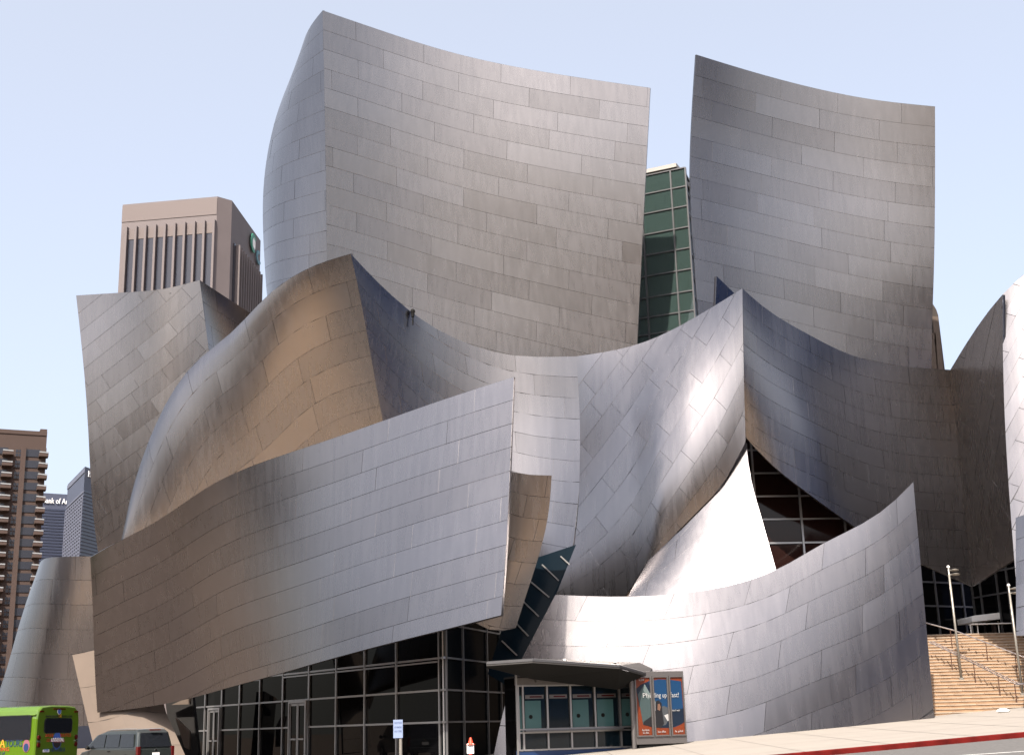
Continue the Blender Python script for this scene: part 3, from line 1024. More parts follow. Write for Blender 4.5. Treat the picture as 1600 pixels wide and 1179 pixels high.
# what stands inside the shaft
b = MB()
b.box(atT(1.6, (tz[3] + tz[-1]) / 2 - 1, -2.2), eT * 0.55, nT * .15, Z * ((tz[-1] - tz[3]) / 2 - 1.0))
b.build('inner_column', 'interior_pale', wallT)
b = MB()
b.box(atT(.3, (tz[0] + tz[-1]) / 2, -2.6), eT * 2.6, nT * .1, Z * ((tz[-1] - tz[0]) / 2))
b.build('inner_wall', 'poster_steel', wallT)
for z in (tz[2], tz[5], tz[8], tz[10] - .4):
    b = MB()
    b.box(atT(1.2, z, -1.3), eT * 2.2, nT * 1.1, Z * .14)
    b.build('floor_slab', 'roof_white', wallT)
b = MB()
b.box(atT(.6, tz[-1] + .25, -1.6), eT * 2.6, nT * 1.7, Z * .12)
b.build('shaft_roof', 'roof_white', wallT)

# reddish glass behind the navy sail
GA, GB = P(1160, hor(1160), 60.0), P(1350, hor(1350), 60.5)
GA.z = GB.z = 0
ge = (GB - GA).normalized()
gcx = [hit(x, 800, GA, ge)[0] for x in (1145, 1181, 1251, 1318, 1385)]
gz = [hit(1250, y, GA, ge)[1] for y in (910, 847, 810, 774, 738, 702, 666)]
glass_wall('glass_wall', GA, GB, gcx, gz, 'glass_red', 'alu', 'reddish dark glazing between glaring sail and navy sail', bar=0.09)
# glass below the right corner
RA, RB = P(1430, hor(1430), 66.0), P(1522, hor(1522), 68.0)
RA.z = RB.z = 0
re_ = (RB - RA).normalized()
rcx = [hit(x, 950, RA, re_)[0] for x in (1420, 1464, 1506, 1522)]
rz = [hit(1466, y, RA, re_)[1] for y in (1010, 946, 909, 870, 830)]
glass_wall('glass_wall', RA, RB, rcx, rz, 'glass', 'alu_dark', 'dark glass wall at the head of the steps', bar=0.1)
RC = P(1600, hor(1600), 64.2); RC.z = 0
re2 = (RC - RB).normalized()
rcx2 = [hit(x, 950, RB, re2)[0] for x in (1523, 1536, 1563, 1580, 1600, 1640)]
rz2 = [hit(1564, y, RB, re2)[1] for y in (1010, 926, 890, 850)]
glass_wall('glass_wall', RB + re2 * .02, RC, rcx2, rz2, 'glass', 'alu_dark', 'dark glass doors beside the pale blue low sail', bar=0.09)

# slanted glazing between the rust column and the low right sail
yv = lambda py: 56.6 - (py - 872) * .0075
SA = [P(x, y, yv(y)) for x, y in ((834, 872), (900, 850), (868, 930), (800, 1075), (762, 1052), (783, 985))]
sl = MB()
sl.prism(SA, (0, .1, 0))
slw = sl.build('slanted_glazing', 'glass_navy', hall, label='slanted dark blue glass strip between rust column and low right sail')
for (a, bq) in (((876, 868), (890, 881)), ((847, 881), (873, 906)), ((826, 905), (858, 932)), ((816, 937), (842, 962)), ((804, 970), (826, 993)), ((784, 1000), (808, 1023))):
    m = MB()
    m.bar(P(a[0], a[1], yv(a[1]) - .06), P(bq[0], bq[1], yv(bq[1]) - .06), .055)
    m.build('glazing_bar', 'alu', slw)

# wall slice with fins behind the tall right sail
b = MB()
fb = [P(1455, 470, 77), P(1463, 483, 77), P(1466, 492, 77), P(1478, 590, 77), P(1440, 590, 77)]
b.prism(fb, (0, 1.2, 0))
fw = b.build('finned_wall', 'fin_recess', hall, label='brown finned wall slice behind the tall right sail')
for (x0, y0, x1, y1) in ((1459, 494, 1467, 585), (1463, 494, 1472, 585), (1459, 520, 1463, 585), (1455, 530, 1459, 585)):
    m = MB()
    m.bar(P(x0, y0, 76.9), P(x1, y1, 76.9), .09, .2)
    m.build('fin', 'fin_brown', fw)

# dark recess and pale slivers left of the main glass wall
b = MB()
b.prism([P(258, 1092, 66), P(300, 1080, 66), P(312, 1190, 66), P(270, 1190, 66)], (0, .5, 0))
rc = b.build('recess_wall', 'dark_void', hall)
b = MB()
b.prism([P(268, 1100, 65.5), P(292, 1089, 65.5), P(298, 1088, 65.5), P(297, 1099, 65.5)], (0, .2, 0))
b.build('pale_soffit', 'beige', rc)
b = MB()
b.prism([P(274, 1120, 65), P(282, 1127, 65), P(296, 1141, 65), P(296, 1170, 65), P(288, 1166, 65)], (0, .3, 0))
b.build('leaning_pier', 'beige', rc)

# small camera dome on the top edge of the shaded wing
b = MB()
c = P(645, 489, 60.2)
for (z0, r0, z1, r1) in ((-.18, .07, .0, .09), (0, .09, .1, .12)):
    b.tube([c + Z * z0, c + Z * z1], [r0, r1], 10)
b.tube([c + Z * .1, c + Z * .18, c + Z * .23], [.12, .1, .03], 10)
rl = empty('roof_lamp', c + Z * -.5, 'small black lamp on the top edge of the shaded middle sail', 'lamp')
b.build('lamp_head', 'black', rl)
b = MB(); b.tube([c + Z * -.6, c + Z * -.15], .035, 6); b.build('stem', 'black', rl)

# ------------------------------------------------------------------ ticket booth with canopy, poster case
def booth():
    A0 = P(806, 1177, 49.3)
    B0 = P(1000, hor(1000), A0.y + 2.0); B0.z = 0
    A0 = A0.copy(); A0.z = 0
    e = (B0 - A0).normalized()
    n = Vector((e.y, -e.x, 0))
    if n.dot(CAM - A0) < 0: n = -n
    at = lambda a, z, o=0: A0 + e * a + Z * z + n * o
    h = lambda x, y: hit(x, y, A0, e)
    r = empty('ticket_booth', A0 + Z * G(A0.x, A0.y), 'ticket booth with teal serving windows under a dark canopy', 'ticket booth')
    xs = [h(x, 1110)[0] for x in (816.5, 854.5, 891, 929, 968, 1004)]
    xs[0], aL = xs[0], h(806, 1110)[0]
    z_top = h(840, 1069)[1]
    z_sill = h(840, 1138)[1]
    z_rail = h(840, 1143)[1]
    z_bot = h(840, 1171)[1]
    z_lin = h(840, 1058)[1]
    gl = min(G(*at(a, 0).xy) for a in (aL, xs[-1]))
    L = xs[-1]
    b = MB(); b.box(at((aL + L) / 2, (gl - .3 + z_bot) / 2, -.05), e * ((L - aL) / 2), n * .1, Z * ((z_bot - gl + .3) / 2)); b.build('plinth', 'bus_navy', r)
    b = MB(); b.box(at((aL + L) / 2, (z_top + z_lin) / 2, -.02), e * ((L - aL) / 2), n * .1, Z * ((z_lin - z_top) / 2)); b.build('lintel', 'case_metal', r)
    # left return and rear
    b = MB(); b.box(at(aL + .03, (gl + z_lin) / 2, -.55), e * .04, n * .48, Z * ((z_lin - gl) / 2)); b.build('side_wall', 'glass', r)
    b = MB(); b.box(at((aL + L) / 2, (gl + z_lin) / 2, -1.0), e * ((L - aL) / 2), n * .05, Z * ((z_lin - gl) / 2)); b.build('rear_wall', 'dark_void', r)
    b = MB(); b.box(at((aL + L) / 2, z_lin + .03, -.5), e * ((L - aL) / 2), n * .6, Z * .03); b.build('ceiling_slab', 'dark_void', r)
    b = MB(); b.box(at(aL, (gl + z_lin) / 2 + .2, .1), e * .03, n * .03, Z * ((z_lin - gl) / 2 + .2)); b.tube([at(aL, z_lin + .36, .1), at(aL, z_lin + .5, .1)], .07, 8); b.build('corner_post', 'alu', r)
    for i, x in enumerate([aL + .08] + xs):
        m = MB(); m.box(at(x, (z_bot + z_top) / 2, .02), e * .035, n * .06, Z * ((z_top - z_bot) / 2)); m.build('mullion', 'alu', r)
    ed = [aL + .08] + xs
    for i in range(len(ed) - 1):
        for (z0, z1, nm) in ((z_rail, z_top, 'window'), (z_bot, z_rail, 'lower_pane')):
            m = MB(); m.box(at((ed[i] + ed[i + 1]) / 2, (z0 + z1) / 2, -.02), e * ((ed[i + 1] - ed[i]) / 2 - .04), n * .012, Z * ((z1 - z0) / 2 - .03))
            w = m.build(nm, 'glass_blue', r)
            if nm == 'window' and i != 2:
                # serving screen, its backlight put into a paler teal, and its speak-through disc
                wd = ed[i + 1] - ed[i]
                c0 = ed[i] + wd * (.42 if i else .5)
                m = MB(); m.box(at(c0, z0 + (z1 - z0) * (.36 if i else .4), .004), e * (wd * (.33 if i else .42)), n * .008, Z * ((z1 - z0) * (.31 if i else .38))); m.build('serving_screen', 'glass_teal', r)
                if i:
                    m = MB(); m.tube([at(c0 - wd * .1, z0 + (z1 - z0) * .33, .012), at(c0 - wd * .1, z0 + (z1 - z0) * .33, .03)], .075, 12); m.build('speaker_disc', 'black', r)
            if nm == 'window' and i:
                m = MB(); m.box(at((ed[i] + ed[i + 1]) / 2, z0 + (z1 - z0) * .75, .005), e * ((ed[i + 1] - ed[i]) * .38), n * .006, Z * .07); m.build('notice_strip', 'pinkish' if False else 'case_metal', r)
                m = MB(); m.box(at((ed[i] + ed[i + 1]) / 2 + .05, z0 + (z1 - z0) * .75, .014), e * ((ed[i + 1] - ed[i]) * .25), n * .003, Z * .025); m.build('notice_print', 'red_light', r)
        for z in (z_top - .02, z_sill, z_rail, z_bot + .02):
            m = MB(); m.box(at((ed[i] + ed[i + 1]) / 2, z, .03), e * ((ed[i + 1] - ed[i]) / 2 - .036), n * .05, Z * .03); m.build('transom', 'alu', r)
    b = MB(); b.box(at((xs[0] + xs[4]) / 2, (z_sill + z_rail) / 2, .16), e * ((xs[4] - xs[0]) / 2), n * .12, Z * .03); b.build('counter', 'alu_dark', r)
    # canopy
    yL, yR = A0.y - 2.4, A0.y - 1.2
    pts = [P(760, 1034, yL + .2), P(832, 1029, yL), P(968, 1038.5, yR), P(1012, 1051, yR + 2.2)]
    back = [P(775, 1034, A0.y + 2.0), P(845, 1033, A0.y + 2.2), P(1000, 1050, A0.y + 2.6), P(1020, 1054, A0.y + 2.9)]
    for q in back: pass
    rings = []
    for f, k in zip(pts, back):
        rings.append([f, Vector((k.x, k.y, f.z + .25)), Vector((k.x, k.y, f.z - .05)), f + Z * -.05 if False else Vector((f.x, f.y, f.z - .12))])
    c = MB(); c.loft(rings); c.build('canopy', 'soffit', r)
    # hanging front fascia that tapers at both ends
    fz = [0.10, .62, .80, .35]
    c = MB(); c.loft([[f + Vector((0, .06, -.125)), f + Vector((0, 1.9, -.13)), f + Vector((0, 1.9, -d)), f + Vector((0, 1.75, -d))] for f, d in zip(pts, fz)]); c.build('canopy_underside', 'black', r)
    c = MB(); c.loft([[f + Vector((0, -.02, -.06)), f + Vector((0, -.02, .015)), f + Vector((0, .25, .05)), f + Vector((0, .02, -.06))] for f in pts]); c.build('canopy_edge', 'alu_mid', r)
    for a in (xs[0] + .6, xs[1] + .8, xs[2] + .8, xs[3] + .9):
        m = MB(); m.bar(at(a, z_lin - .05, .12), at(a - .6, z_lin + .55, 1.3), .1, .16); m.box(at(a + .05, z_lin - .1, .13), e * .14, n * .08, Z * .06); m.build('bracket', 'case_metal', r)
    return A0, e, n
bA, be, bn = booth()

def poster_case():
    p0 = on_ground(992, 1165)
    y0 = 49.9
    A0 = P(990, hor(990), y0); A0.z = 0
    B0 = P(1074, hor(1074), y0 + .75); B0.z = 0
    e = (B0 - A0).normalized()
    n = Vector((e.y, -e.x, 0))
    if n.dot(CAM - A0) < 0: n = -n
    h = lambda x, y: hit(x, y, A0, e)
    at = lambda a, z, o=0: A0 + e * a + Z * z + n * o
    r = empty('poster_case', A0 + Z * G(A0.x, A0.y), 'metal case with orange and blue poster beside the ticket booth', 'poster case')
    aL, aR = h(992, 1100)[0], h(1071, 1100)[0]
    zT, zB = h(1030, 1047.5)[1], h(1030, 1161)[1]
    zpt, zpb = h(1030, 1056)[1], h(1030, 1148)[1]
    gb = G(A0.x, A0.y)
    b = MB(); b.box(at((aL + aR) / 2, (zT + zB) / 2, -.15), e * ((aR - aL) / 2), n * .12, Z * ((zT - zB) / 2)); b.build('case_body', 'case_metal', r, bevel=.012)
    b = MB(); b.box(at((aL + aR) / 2, (zB + min(gb, zB) - .4) / 2, -.16), e * ((aR - aL) / 2 - .12), n * .08, Z * ((zB - min(gb, zB) + .4) / 2)); b.build('case_foot', 'black', r)
    b = MB(); pz = h(988, 1042)[1]; b.tube([at(aL - .08, min(zB, gb) - .3, -.05), at(aL - .08, pz, -.05)], .085, 12); b.tube([at(aL - .08, pz + .004, -.05), at(aL - .08, pz + .05, -.05)], .1, 12); b.build('post', 'case_metal', r)
    cols = [h(x, 1100)[0] for x in (994, 1018, 1022, 1044.5, 1048, 1069)]
    W0, W1 = cols[0], cols[5]
    ww, hh = W1 - W0, zpt - zpb
    # flat print in poster coordinates (0..1): shapes cut by the three openings
    def clip_x(poly, x0, x1):
        for lim, sg in ((x0, 1), (x1, -1)):
            out = []
            for i, p in enumerate(poly):
                q = poly[(i + 1) % len(poly)]
                dp, dq = sg * (p[0] - lim), sg * (q[0] - lim)
                if dp >= 0: out.append(p)
                if dp * dq < 0:
                    t = dp / (dp - dq); out.append((p[0] + (q[0] - p[0]) * t, p[1] + (q[1] - p[1]) * t))
            poly = out
            if len(poly) < 3: return []
        return poly
    blue = [(.02, .80), (.12, .87), (.3, .93), (.5, .955), (.75, .945), (.97, .915), (.98, .6), (.985, .22), (.93, .185), (.8, .14), (.72, .125), (.55, .13), (.35, .14), (.13, .19), (.08, .5)]
    shapes = [('poster_orange', [(0, 0), (1, 0), (1, 1), (0, 1)]), ('poster_blue', blue),
              ('poster_navy', [(.02, .80), (.12, .87), (.28, .92), (.36, .7), (.2, .5), (.07, .5)]),
              ('poster_navy', [(.6, .42), (.985, .45), (.985, .22), (.93, .185), (.72, .125), (.5, .13)]),
              ('poster_steel', [(.05, .70), (.2, .88), (.33, .66), (.42, .58), (.46, .3), (.35, .16), (.13, .19), (.08, .5)]),
              ('poster_steel_light', [(.2, .88), (.35, .64), (.25, .62), (.17, .78)]),
              ('poster_grey', [(.5, .48), (.58, .5), (.66, .47), (.68, .3), (.6, .18), (.5, .16)]),
              ('poster_black', [(.36, .36), (.42, .58), (.47, .6), (.53, .55), (.54, .4), (.56, .2), (.5, .13), (.36, .14), (.13, .19), (.14, .24)]),
              ('poster_skin', [(.44, .44), (.45, .53), (.49, .54), (.51, .48), (.49, .42)]),
              ('poster_white', [(.37, .42), (.375, .57), (.4, .58), (.4, .42)]), ('poster_white', [(.57, .34), (.68, .37), (.68, .26), (.64, .24)])]
    for (i0, i1) in ((0, 1), (2, 3), (4, 5)):
        x0, x1 = (cols[i0] - W0) / ww, (cols[i1] - W0) / ww
        fr = MB()
        for a in (cols[i0], cols[i1]):
            fr.box(at(a, (zpt + zpb) / 2, 0), e * .025, n * .025, Z * (hh / 2 + .03))
        for z in (zpt, zpb):
            fr.box(at((cols[i0] + cols[i1]) / 2, z, 0), e * ((cols[i1] - cols[i0]) / 2 - .026), n * .022, Z * .025)
        fr.build('poster_frame', 'case_metal', r)
        pm = MB()
        keys = []
        for li, (mk, poly) in enumerate(shapes):
            q = clip_x(poly, x0, x1)
            if len(q) < 3: continue
            if mk not in keys: keys.append(mk)
            pm.mi = keys.index(mk)
            pm.add([at(W0 + x * ww, zpb + y * hh, -.026 + li * .0015) for x, y in q], [tuple(range(len(q)))])
        pm.build('poster', keys, r, fix=False)
    out = -.026 + 20 * .0015
    for (s, x, y, wd, sz, mk) in (('Phi', .225, .645, .16, .21, 'poster_white'), ('lling up', .505, .645, .27, .21, 'poster_white'), ('fast!', .81, .645, .18, .21, 'poster_white'),
                                 ('la phil', .13, .935, .1, .055, 'poster_white'), ('Buy tickets', .17, .085, .14, .05, 'poster_white'), ('box office', .17, .04, .12, .045, 'poster_white'),
                                 ('box office', .5, .05, .16, .05, 'poster_white'), ('la phil', .86, .05, .16, .05, 'poster_white'), ('Walt Disney', .82, .405, .16, .05, 'poster_white')):
        if s == 'Walt Disney': s = "don't wait"
        tm = MB(); text_mesh(s, tm, at(W0 + x * ww, zpb + y * hh, out), e, Z, sz * .6 * 2.0 if sz > .1 else sz * 2.2, .004, width=wd * ww)
        tm.build('poster_lettering', mk, r, fix=False)
poster_case()

# ------------------------------------------------------------------ steps, handrails, lamp posts, terrace
def steps():
    base = on_ground(1470, 1117)
    x0, x1 = base.x - .6, base.x + 9
    y0 = base.y + .6
    n = 25
    rise, run = .152, .33
    g0 = G(base.x, y0) - .02
    r = empty('stone_steps', (base.x + 3, y0, g0), 'wide tan stone steps rising beside the low right sail', 'steps')
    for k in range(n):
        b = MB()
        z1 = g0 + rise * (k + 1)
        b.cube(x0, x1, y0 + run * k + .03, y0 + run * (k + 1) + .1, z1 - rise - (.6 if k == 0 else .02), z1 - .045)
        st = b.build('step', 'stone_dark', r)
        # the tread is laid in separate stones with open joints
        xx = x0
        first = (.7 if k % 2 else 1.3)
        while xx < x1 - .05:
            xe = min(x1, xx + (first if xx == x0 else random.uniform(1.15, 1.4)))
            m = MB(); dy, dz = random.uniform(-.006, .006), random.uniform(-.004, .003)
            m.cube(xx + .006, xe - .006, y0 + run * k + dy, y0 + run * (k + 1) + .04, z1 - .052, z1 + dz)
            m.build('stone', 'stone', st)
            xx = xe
    b = MB()
    b.cube(x0, x1 + 6, y0 + run * n + .1, y0 + run * n + 7, g0, g0 + rise * n)
    b.build('landing', 'stone', r)
    # pale cheek wall beside the sail
    c = MB()
    c.prism([(x0 - .25, y0 - .35, g0 - .4), (x0 - .25, y0 + run * n, g0 - .4), (x0 - .25, y0 + run * n, g0 + rise * n + .5), (x0 - .25, y0 + .25, g0 + 1.3), (x0 - .25, y0 - .3, g0 + 1.2)], (.24, 0, 0))
    c.build('cheek_wall', 'beige', r)
    top = lambda y: g0 + rise * max(0, min(n, math.ceil((y - y0) / run)))
    def rail(label, picks, posts, twin):
        pts = []
        for px, py, Y in picks:                   # the rail keeps 0.92 m above the step below it
            best = min((abs(P(px, py, y0 + .02 * q).z - (g0 + rise * max(0, min(n, (.02 * q) / run))) - .92), y0 + .02 * q) for q in range(-60, 520))
            pts.append(P(px, py, best[1]))
        hr = empty('handrail', (pts[-1].x, pts[-1].y, top(pts[-1].y)), label, 'handrail', 'handrails on the steps')
        m = MB(); m.tube(pts, .03, 8); m.build('rail', 'rail', hr)
        if twin:
            m = MB(); m.tube([p + Vector((.16, .05, .02)) for p in pts], .024, 8); m.build('rail', 'rail', hr)
        for t in posts:
            k = t * (len(pts) - 1)
            i = min(int(k), len(pts) - 2)
            p = pts[i].lerp(pts[i + 1], k - i)
            m = MB(); m.tube([Vector((p.x, p.y, top(p.y) - .05)), p], .022, 6); m.build('post', 'post_brown', hr)
    yy = lambda k: y0 + run * k
    rail('upper handrail with brown posts on the tan steps', [(1446, 972, yy(26)), (1490, 983.5, yy(22.5)), (1540, 1002.5, yy(17.5)), (1592, 1022.5, yy(13)), (1640, 1042, yy(9.5))], (.22, .5, .72, .9), False)
    rail('lower twin handrail with brown posts on the tan steps', [(1452, 1002, yy(19)), (1485, 1017.5, yy(15.5)), (1521, 1035, yy(11.5)), (1559, 1054, yy(7)), (1588, 1068, yy(3)), (1612, 1067, yy(1.5))], (.2, .4, .6, .78), True)
    def lamp(label, px_b, py_t, px_t, Y):
        t = P(px_t, py_t, Y)
        hb = top(Y) - .02
        bx = P(px_b, hor(px_b), Y).x
        pb = Vector((bx, Y, hb))
        l = empty('lamp_post', pb, label, 'lamp post', 'lamp posts on the steps')
        m = MB(); m.tube([pb, pb + Z * .12], .11, 10); m.build('base', 'pole', l)
        tt = Vector((bx - .02, Y, t.z))
        m = MB(); m.tube([pb, tt], [.058, .046], 10); m.build('pole', 'pole', l, smooth=True)
        for dz, dx in ((-.02, .25), (.17, .22)):
            m = MB(); q = tt + Vector((dx, -.15, dz)); m.tube([q + Z * -.05, q + Z * .0, q + Z * .05], [.16, .2, .06], 12); m.bar(tt + Z * dz, q, .05); m.build('lamp_head', 'pole', l)
        m = MB(); q = tt + Z * .32; m.tube([tt, q], .03, 6); m.tube([q + Z * -.07, q, q + Z * .07], [.04, .08, .04], 8); m.build('finial', 'white', l)
    lamp('slim lamp post in the middle of the tan steps', 1509, 896, 1487, yy(10))
    lamp('slim lamp post at the right edge of the steps', 1602, 925, 1580, yy(5))
    # terrace table and white awning at the head of the steps
    ty = yy(n) + .75
    L = P(1518, 966, ty); Rr = P(1660, 950, ty)
    aw = empty('awning', (L.x + 2, ty, g0 + rise * n), 'long white awning at the head of the steps', 'awning')
    m = MB(); m.prism([L + Vector((0, 0, -.16)), L + Vector((0, 0, .12)), L + Vector((.2, 0, .17)), Rr + Vector((0, 0, .17)), Rr + Vector((0, 0, -.16))], (0, 2.2, 0)); m.build('awning_cover', 'white', aw, bevel=.03)
    for x in (1521, 1563, 1600):
        p = P(x, 968, ty); m = MB(); m.tube([Vector((p.x, ty + .3, g0 + rise * n)), Vector((p.x, ty + .3, L.z - .1))], .04, 6); m.build('leg', 'pole', aw)
    tb = empty('terrace_table', (L.x + 2, ty - .5, g0 + rise * n), 'white terrace table under the awning', 'table')
    m = MB(); a, c2_ = P(1516, 974.5, ty - .6), P(1650, 971, ty - .6); m.bar(a, c2_, .5, .04); m.build('table_top', 'white', tb)
    for x in (1516, 1527, 1560, 1598):
        p = P(x, 975, ty - .6); m = MB(); m.tube([Vector((p.x, ty - .6, g0 + rise * n - .02)), Vector((p.x, ty - .6, a.z - .02))], .025, 6); m.build('leg', 'white', tb)
    bx = empty('storage_crate', (P(1560, 980, ty + .6).x, ty + .6, g0 + rise * n), 'brown crate under the terrace table', 'crate')
    m = MB(); q = P(1560, 981, ty + .6); m.cube(q.x - .25, q.x + .25, ty + .5, ty + .9, g0 + rise * n, q.z + .2); m.build('crate_body', 'apt', bx)
    m = MB(); m.cube(q.x - .27, q.x + .27, ty + .48, ty + .92, q.z + .2, q.z + .24); m.build('crate_lid', 'apt', bx)
    # crumpled bag on the pavement at the foot of the steps
    g = on_ground(1568, 1112)
    m = MB(); rr = [[(g.x + rad * math.cos(a) * 1.6 * (1 + .15 * math.sin(3 * a)), g.y + rad * math.sin(a), g.z + z) for a in [2 * math.pi * k / 10 for k in range(10)]] for rad, z in ((.1, 0), (.17, .04), (.15, .1), (.07, .16))]
    m.loft(rr)
    tag(m.build('paper_bag', 'white', None, smooth=True), 'crumpled white bag on the pavement at the foot of the steps', 'bag')
steps()
# carved lettering near the right end of the low sail
lt = MB()
o = P(1433, 1047, 54.2)
text_mesh('CONCERT HALL', lt, o, Vn(.93, .0, .0), Z, .085, .01, width=.5)
lt.build('hall_lettering', 'alu', hall, fix=False)

# ------------------------------------------------------------------ green tour bus
def bus():
    yaw = math.atan2(.27, -.963)
    # local frame: +X forward, +Y left side, Z up
    RX = P(55, hor(55), 43.0)
    L, Wd, Ht = 6.6, 2.35, 2.62
    fwd = Vector((math.cos(yaw), math.sin(yaw), 0)); lft = Vector((-fwd.y, fwd.x, 0))
    rear_left = Vector((RX.x, RX.y, 0))
    org = rear_left + fwd * (L / 2) - lft * (Wd / 2)
    g = G(org.x, org.y) - .145
    r = empty('tour_bus', (org.x, org.y, g), 'bright green tour shuttle bus with lettering on its rear', 'bus', rz=yaw)
    w = Wd / 2
    ztop = P(95, 1101, 44.2).z - g
    Ht = ztop
    def ring(x, k=1.0, top=Ht, bot=.42):
        ww = w * k
        return [(x, -ww, bot), (x, -ww * 1.0, 1.3), (x, -ww * .985, top - .42), (x, -ww * .93, top - .16), (x, -ww * .78, top - .04), (x, -ww * .4, top), (x, ww * .4, top), (x, ww * .78, top - .04), (x, ww * .93, top - .16), (x, ww * .985, top - .42), (x, ww, 1.3), (x, ww, bot)]
    b = MB()
    b.loft([ring(-L / 2, .97, Ht - .03), ring(-L / 2 + .05, 1.0), ring(L / 2 - 1.6), ring(L / 2 - 1.2, .99, Ht - .25), ring(L / 2 - .9, .95, Ht - .75), ring(L / 2, .88, 1.55)])
    b.build('body', 'bus_green', r, local=True, bevel=.015)
    x = -L / 2 - .004
    def plate(x0, y0, y1, z0, z1, rad, t=.01):
        pts = []
        for cy, cz, a0 in ((y1 - rad, z1 - rad, 0), (y0 + rad, z1 - rad, 90), (y0 + rad, z0 + rad, 180), (y1 - rad, z0 + rad, 270)):
            for k in range(4):
                a = math.radians(a0 + k * 30)
                pts.append((x0, cy + rad * math.cos(a), cz + rad * math.sin(a)))
        return MB().prism(pts, (-t, 0, 0))
    zz = lambda py: P(90, py, 44.0).z - g
    plate(x, -w * .62, w * .62, zz(1143.5), zz(1121), .1).build('rear_window', 'car_glass', r, local=True)
    fr = plate(x + .008, -w * .66, w * .66, zz(1144.3), zz(1120.4), .12, .008); fr.build('window_seal', 'bus_black', r, local=True)
    for s in (-1, 1):
        for py, mk in ((1150.5, 'red_light'), (1156.5, 'chrome'), (1162, 'red_light')):
            m = MB(); m.tube([(x, s * w * .86, zz(py)), (x - .03, s * w * .86, zz(py))], .075 if mk != 'chrome' else .05, 12); m.build('tail_light', mk, r, local=True)
        m = MB(); m.cube(x - .02, x, s * w * .8 - .1, s * w * .8 + .1, zz(1110.5) - .02, zz(1110.5) + .03); m.build('marker_light', 'red_light', r, local=True)
    m = MB(); m.cube(x - .02, x, -.32, .32, Ht - .13, Ht - .09); m.build('marker_light', 'red_light', r, local=True)
    # rear roundel, lettering, globe
    ex, ey = Vector((0, -1, 0)), Z
    def disc(cy, cz, ra, rb, mk, lift, nm='emblem'):
        m = MB(); m.prism([(x - lift, cy + ra * math.cos(a), cz + rb * math.sin(a)) for a in [2 * math.pi * k / 20 for k in range(20)]], (-.004, 0, 0)); m.build(nm, mk, r, local=True)
    disc(.0, zz(1110), .1, .1, 'sign_white', 0); disc(.0, zz(1110), .085, .085, 'blue_print', .005)
    def tx(s, cy, cz, size, width, mk, lift=.004):
        m = MB(); text_mesh(s, m, Vector((x - lift, cy, cz)), ex, ey, size, .006, width=width); m.build('lettering', mk, r, local=True, fix=False)
    tx('www.amazing', .34, zz(1119.3), .13, .78, 'bus_black'); tx('LA', -.05, zz(1119.5), .16, .14, 'amber'); tx('tours.com', -.44, zz(1119.3), .13, .58, 'bus_black')
    tx('FREE', .45, zz(1149.8), .14, .42, 'red'); tx('SHUTTLE', -.42, zz(1149.8), .14, .6, 'red'); tx('TO', .52, zz(1157), .14, .16, 'red')
    disc(.03, zz(1156), .24, .28, 'blue_print', 0, 'globe'); disc(.03, zz(1160), .2, .14, 'bus_black', .005, 'globe')
    m = MB(); m.prism([(x - .01, .42, zz(1157.4)), (x - .01, .4, zz(1153)), (x - .01, .03, zz(1152)), (x - .01, -.36, zz(1154)), (x - .01, -.38, zz(1158.6)), (x - .01, .03, zz(1158.6))], (-.004, 0, 0)); m.build('banner', 'pinkish', r, local=True)
    tx('UNIVERSAL', .02, zz(1157.2), .17, .66, 'sign_white', .016)
    m = MB(); m.prism([(x, .76, zz(1173)), (x, .42, zz(1173)), (x, .42, zz(1169)), (x, .76, zz(1169))], (-.006, 0, 0)); m.build('sticker', 'sign_white', r, local=True)
    tx('FUN', .59, zz(1172.2), .12, .22, 'blue_print', .008); tx('1-877-2TOUR LA', -.03, zz(1173), .19, .78, 'bus_navy')
    # left side: windows, lettering
    sy = w + .004
    def side(x0, x1, z0, z1, nm, mk, t=.01, off=0.0, rad=.07):
        pts = []
        for cx, cz, a0 in ((x1 - rad, z1 - rad, 0), (x0 + rad, z1 - rad, 90), (x0 + rad, z0 + rad, 180), (x1 - rad, z0 + rad, 270)):
            for k in range(3):
                a = math.radians(a0 + k * 45)
                pts.append((cx + rad * math.cos(a), sy + off, cz + rad * math.sin(a)))
        m = MB(); m.prism(pts, (0, t, 0)); m.build(nm, mk, r, local=True)
    z0, z1 = zz(1152), zz(1114) - .05
    for k in range(3):
        a = -L / 2 + .22 + k * 1.42
        side(a - .03, a + 1.38, z0 - .03, z1 + .03, 'window_seal', 'bus_black', .006)
        side(a, a + 1.35, z0, z1, 'side_window', 'car_glass', .012)
    m = MB(); m.tube([(-L / 2 + .05, w * .985, Ht - .3), (L / 2 - 1.6, w * .985, Ht - .3)], .03, 6); m.build('gutter', 'bus_green', r, local=True)
    def tside(s, cx, cz, size, width, mk):
        m = MB(); text_mesh(s, m, Vector((cx, sy + .003, cz)), Vector((-1, 0, 0)), Z, size, .006, width=width); m.build('lettering', mk, r, local=True, fix=False)
    tside('TOURS', -L / 2 + .78, zz(1163), .3, .62, 'bus_navy'); tside('LA', -L / 2 + 1.28, zz(1164), .4, .3, 'amber'); tside('AMAZING', -L / 2 + 1.95, zz(1163), .3, .9, 'bus_navy')
    tside('SIGHTSEEING', -L / 2 + 1.5, zz(1169.5), .16, 1.1, 'red'); tside('1-877-2TOUR LA', -L / 2 + 1.5, zz(1174.5), .12, .8, 'bus_navy')
    m = MB(); m.prism([(-L / 2 + .32 + .13 * math.cos(a), sy, zz(1162.5) + .2 * math.sin(a)) for a in [2 * math.pi * k / 16 for k in range(16)]], (0, .006, 0)); m.build('globe', 'pinkish', r, local=True)
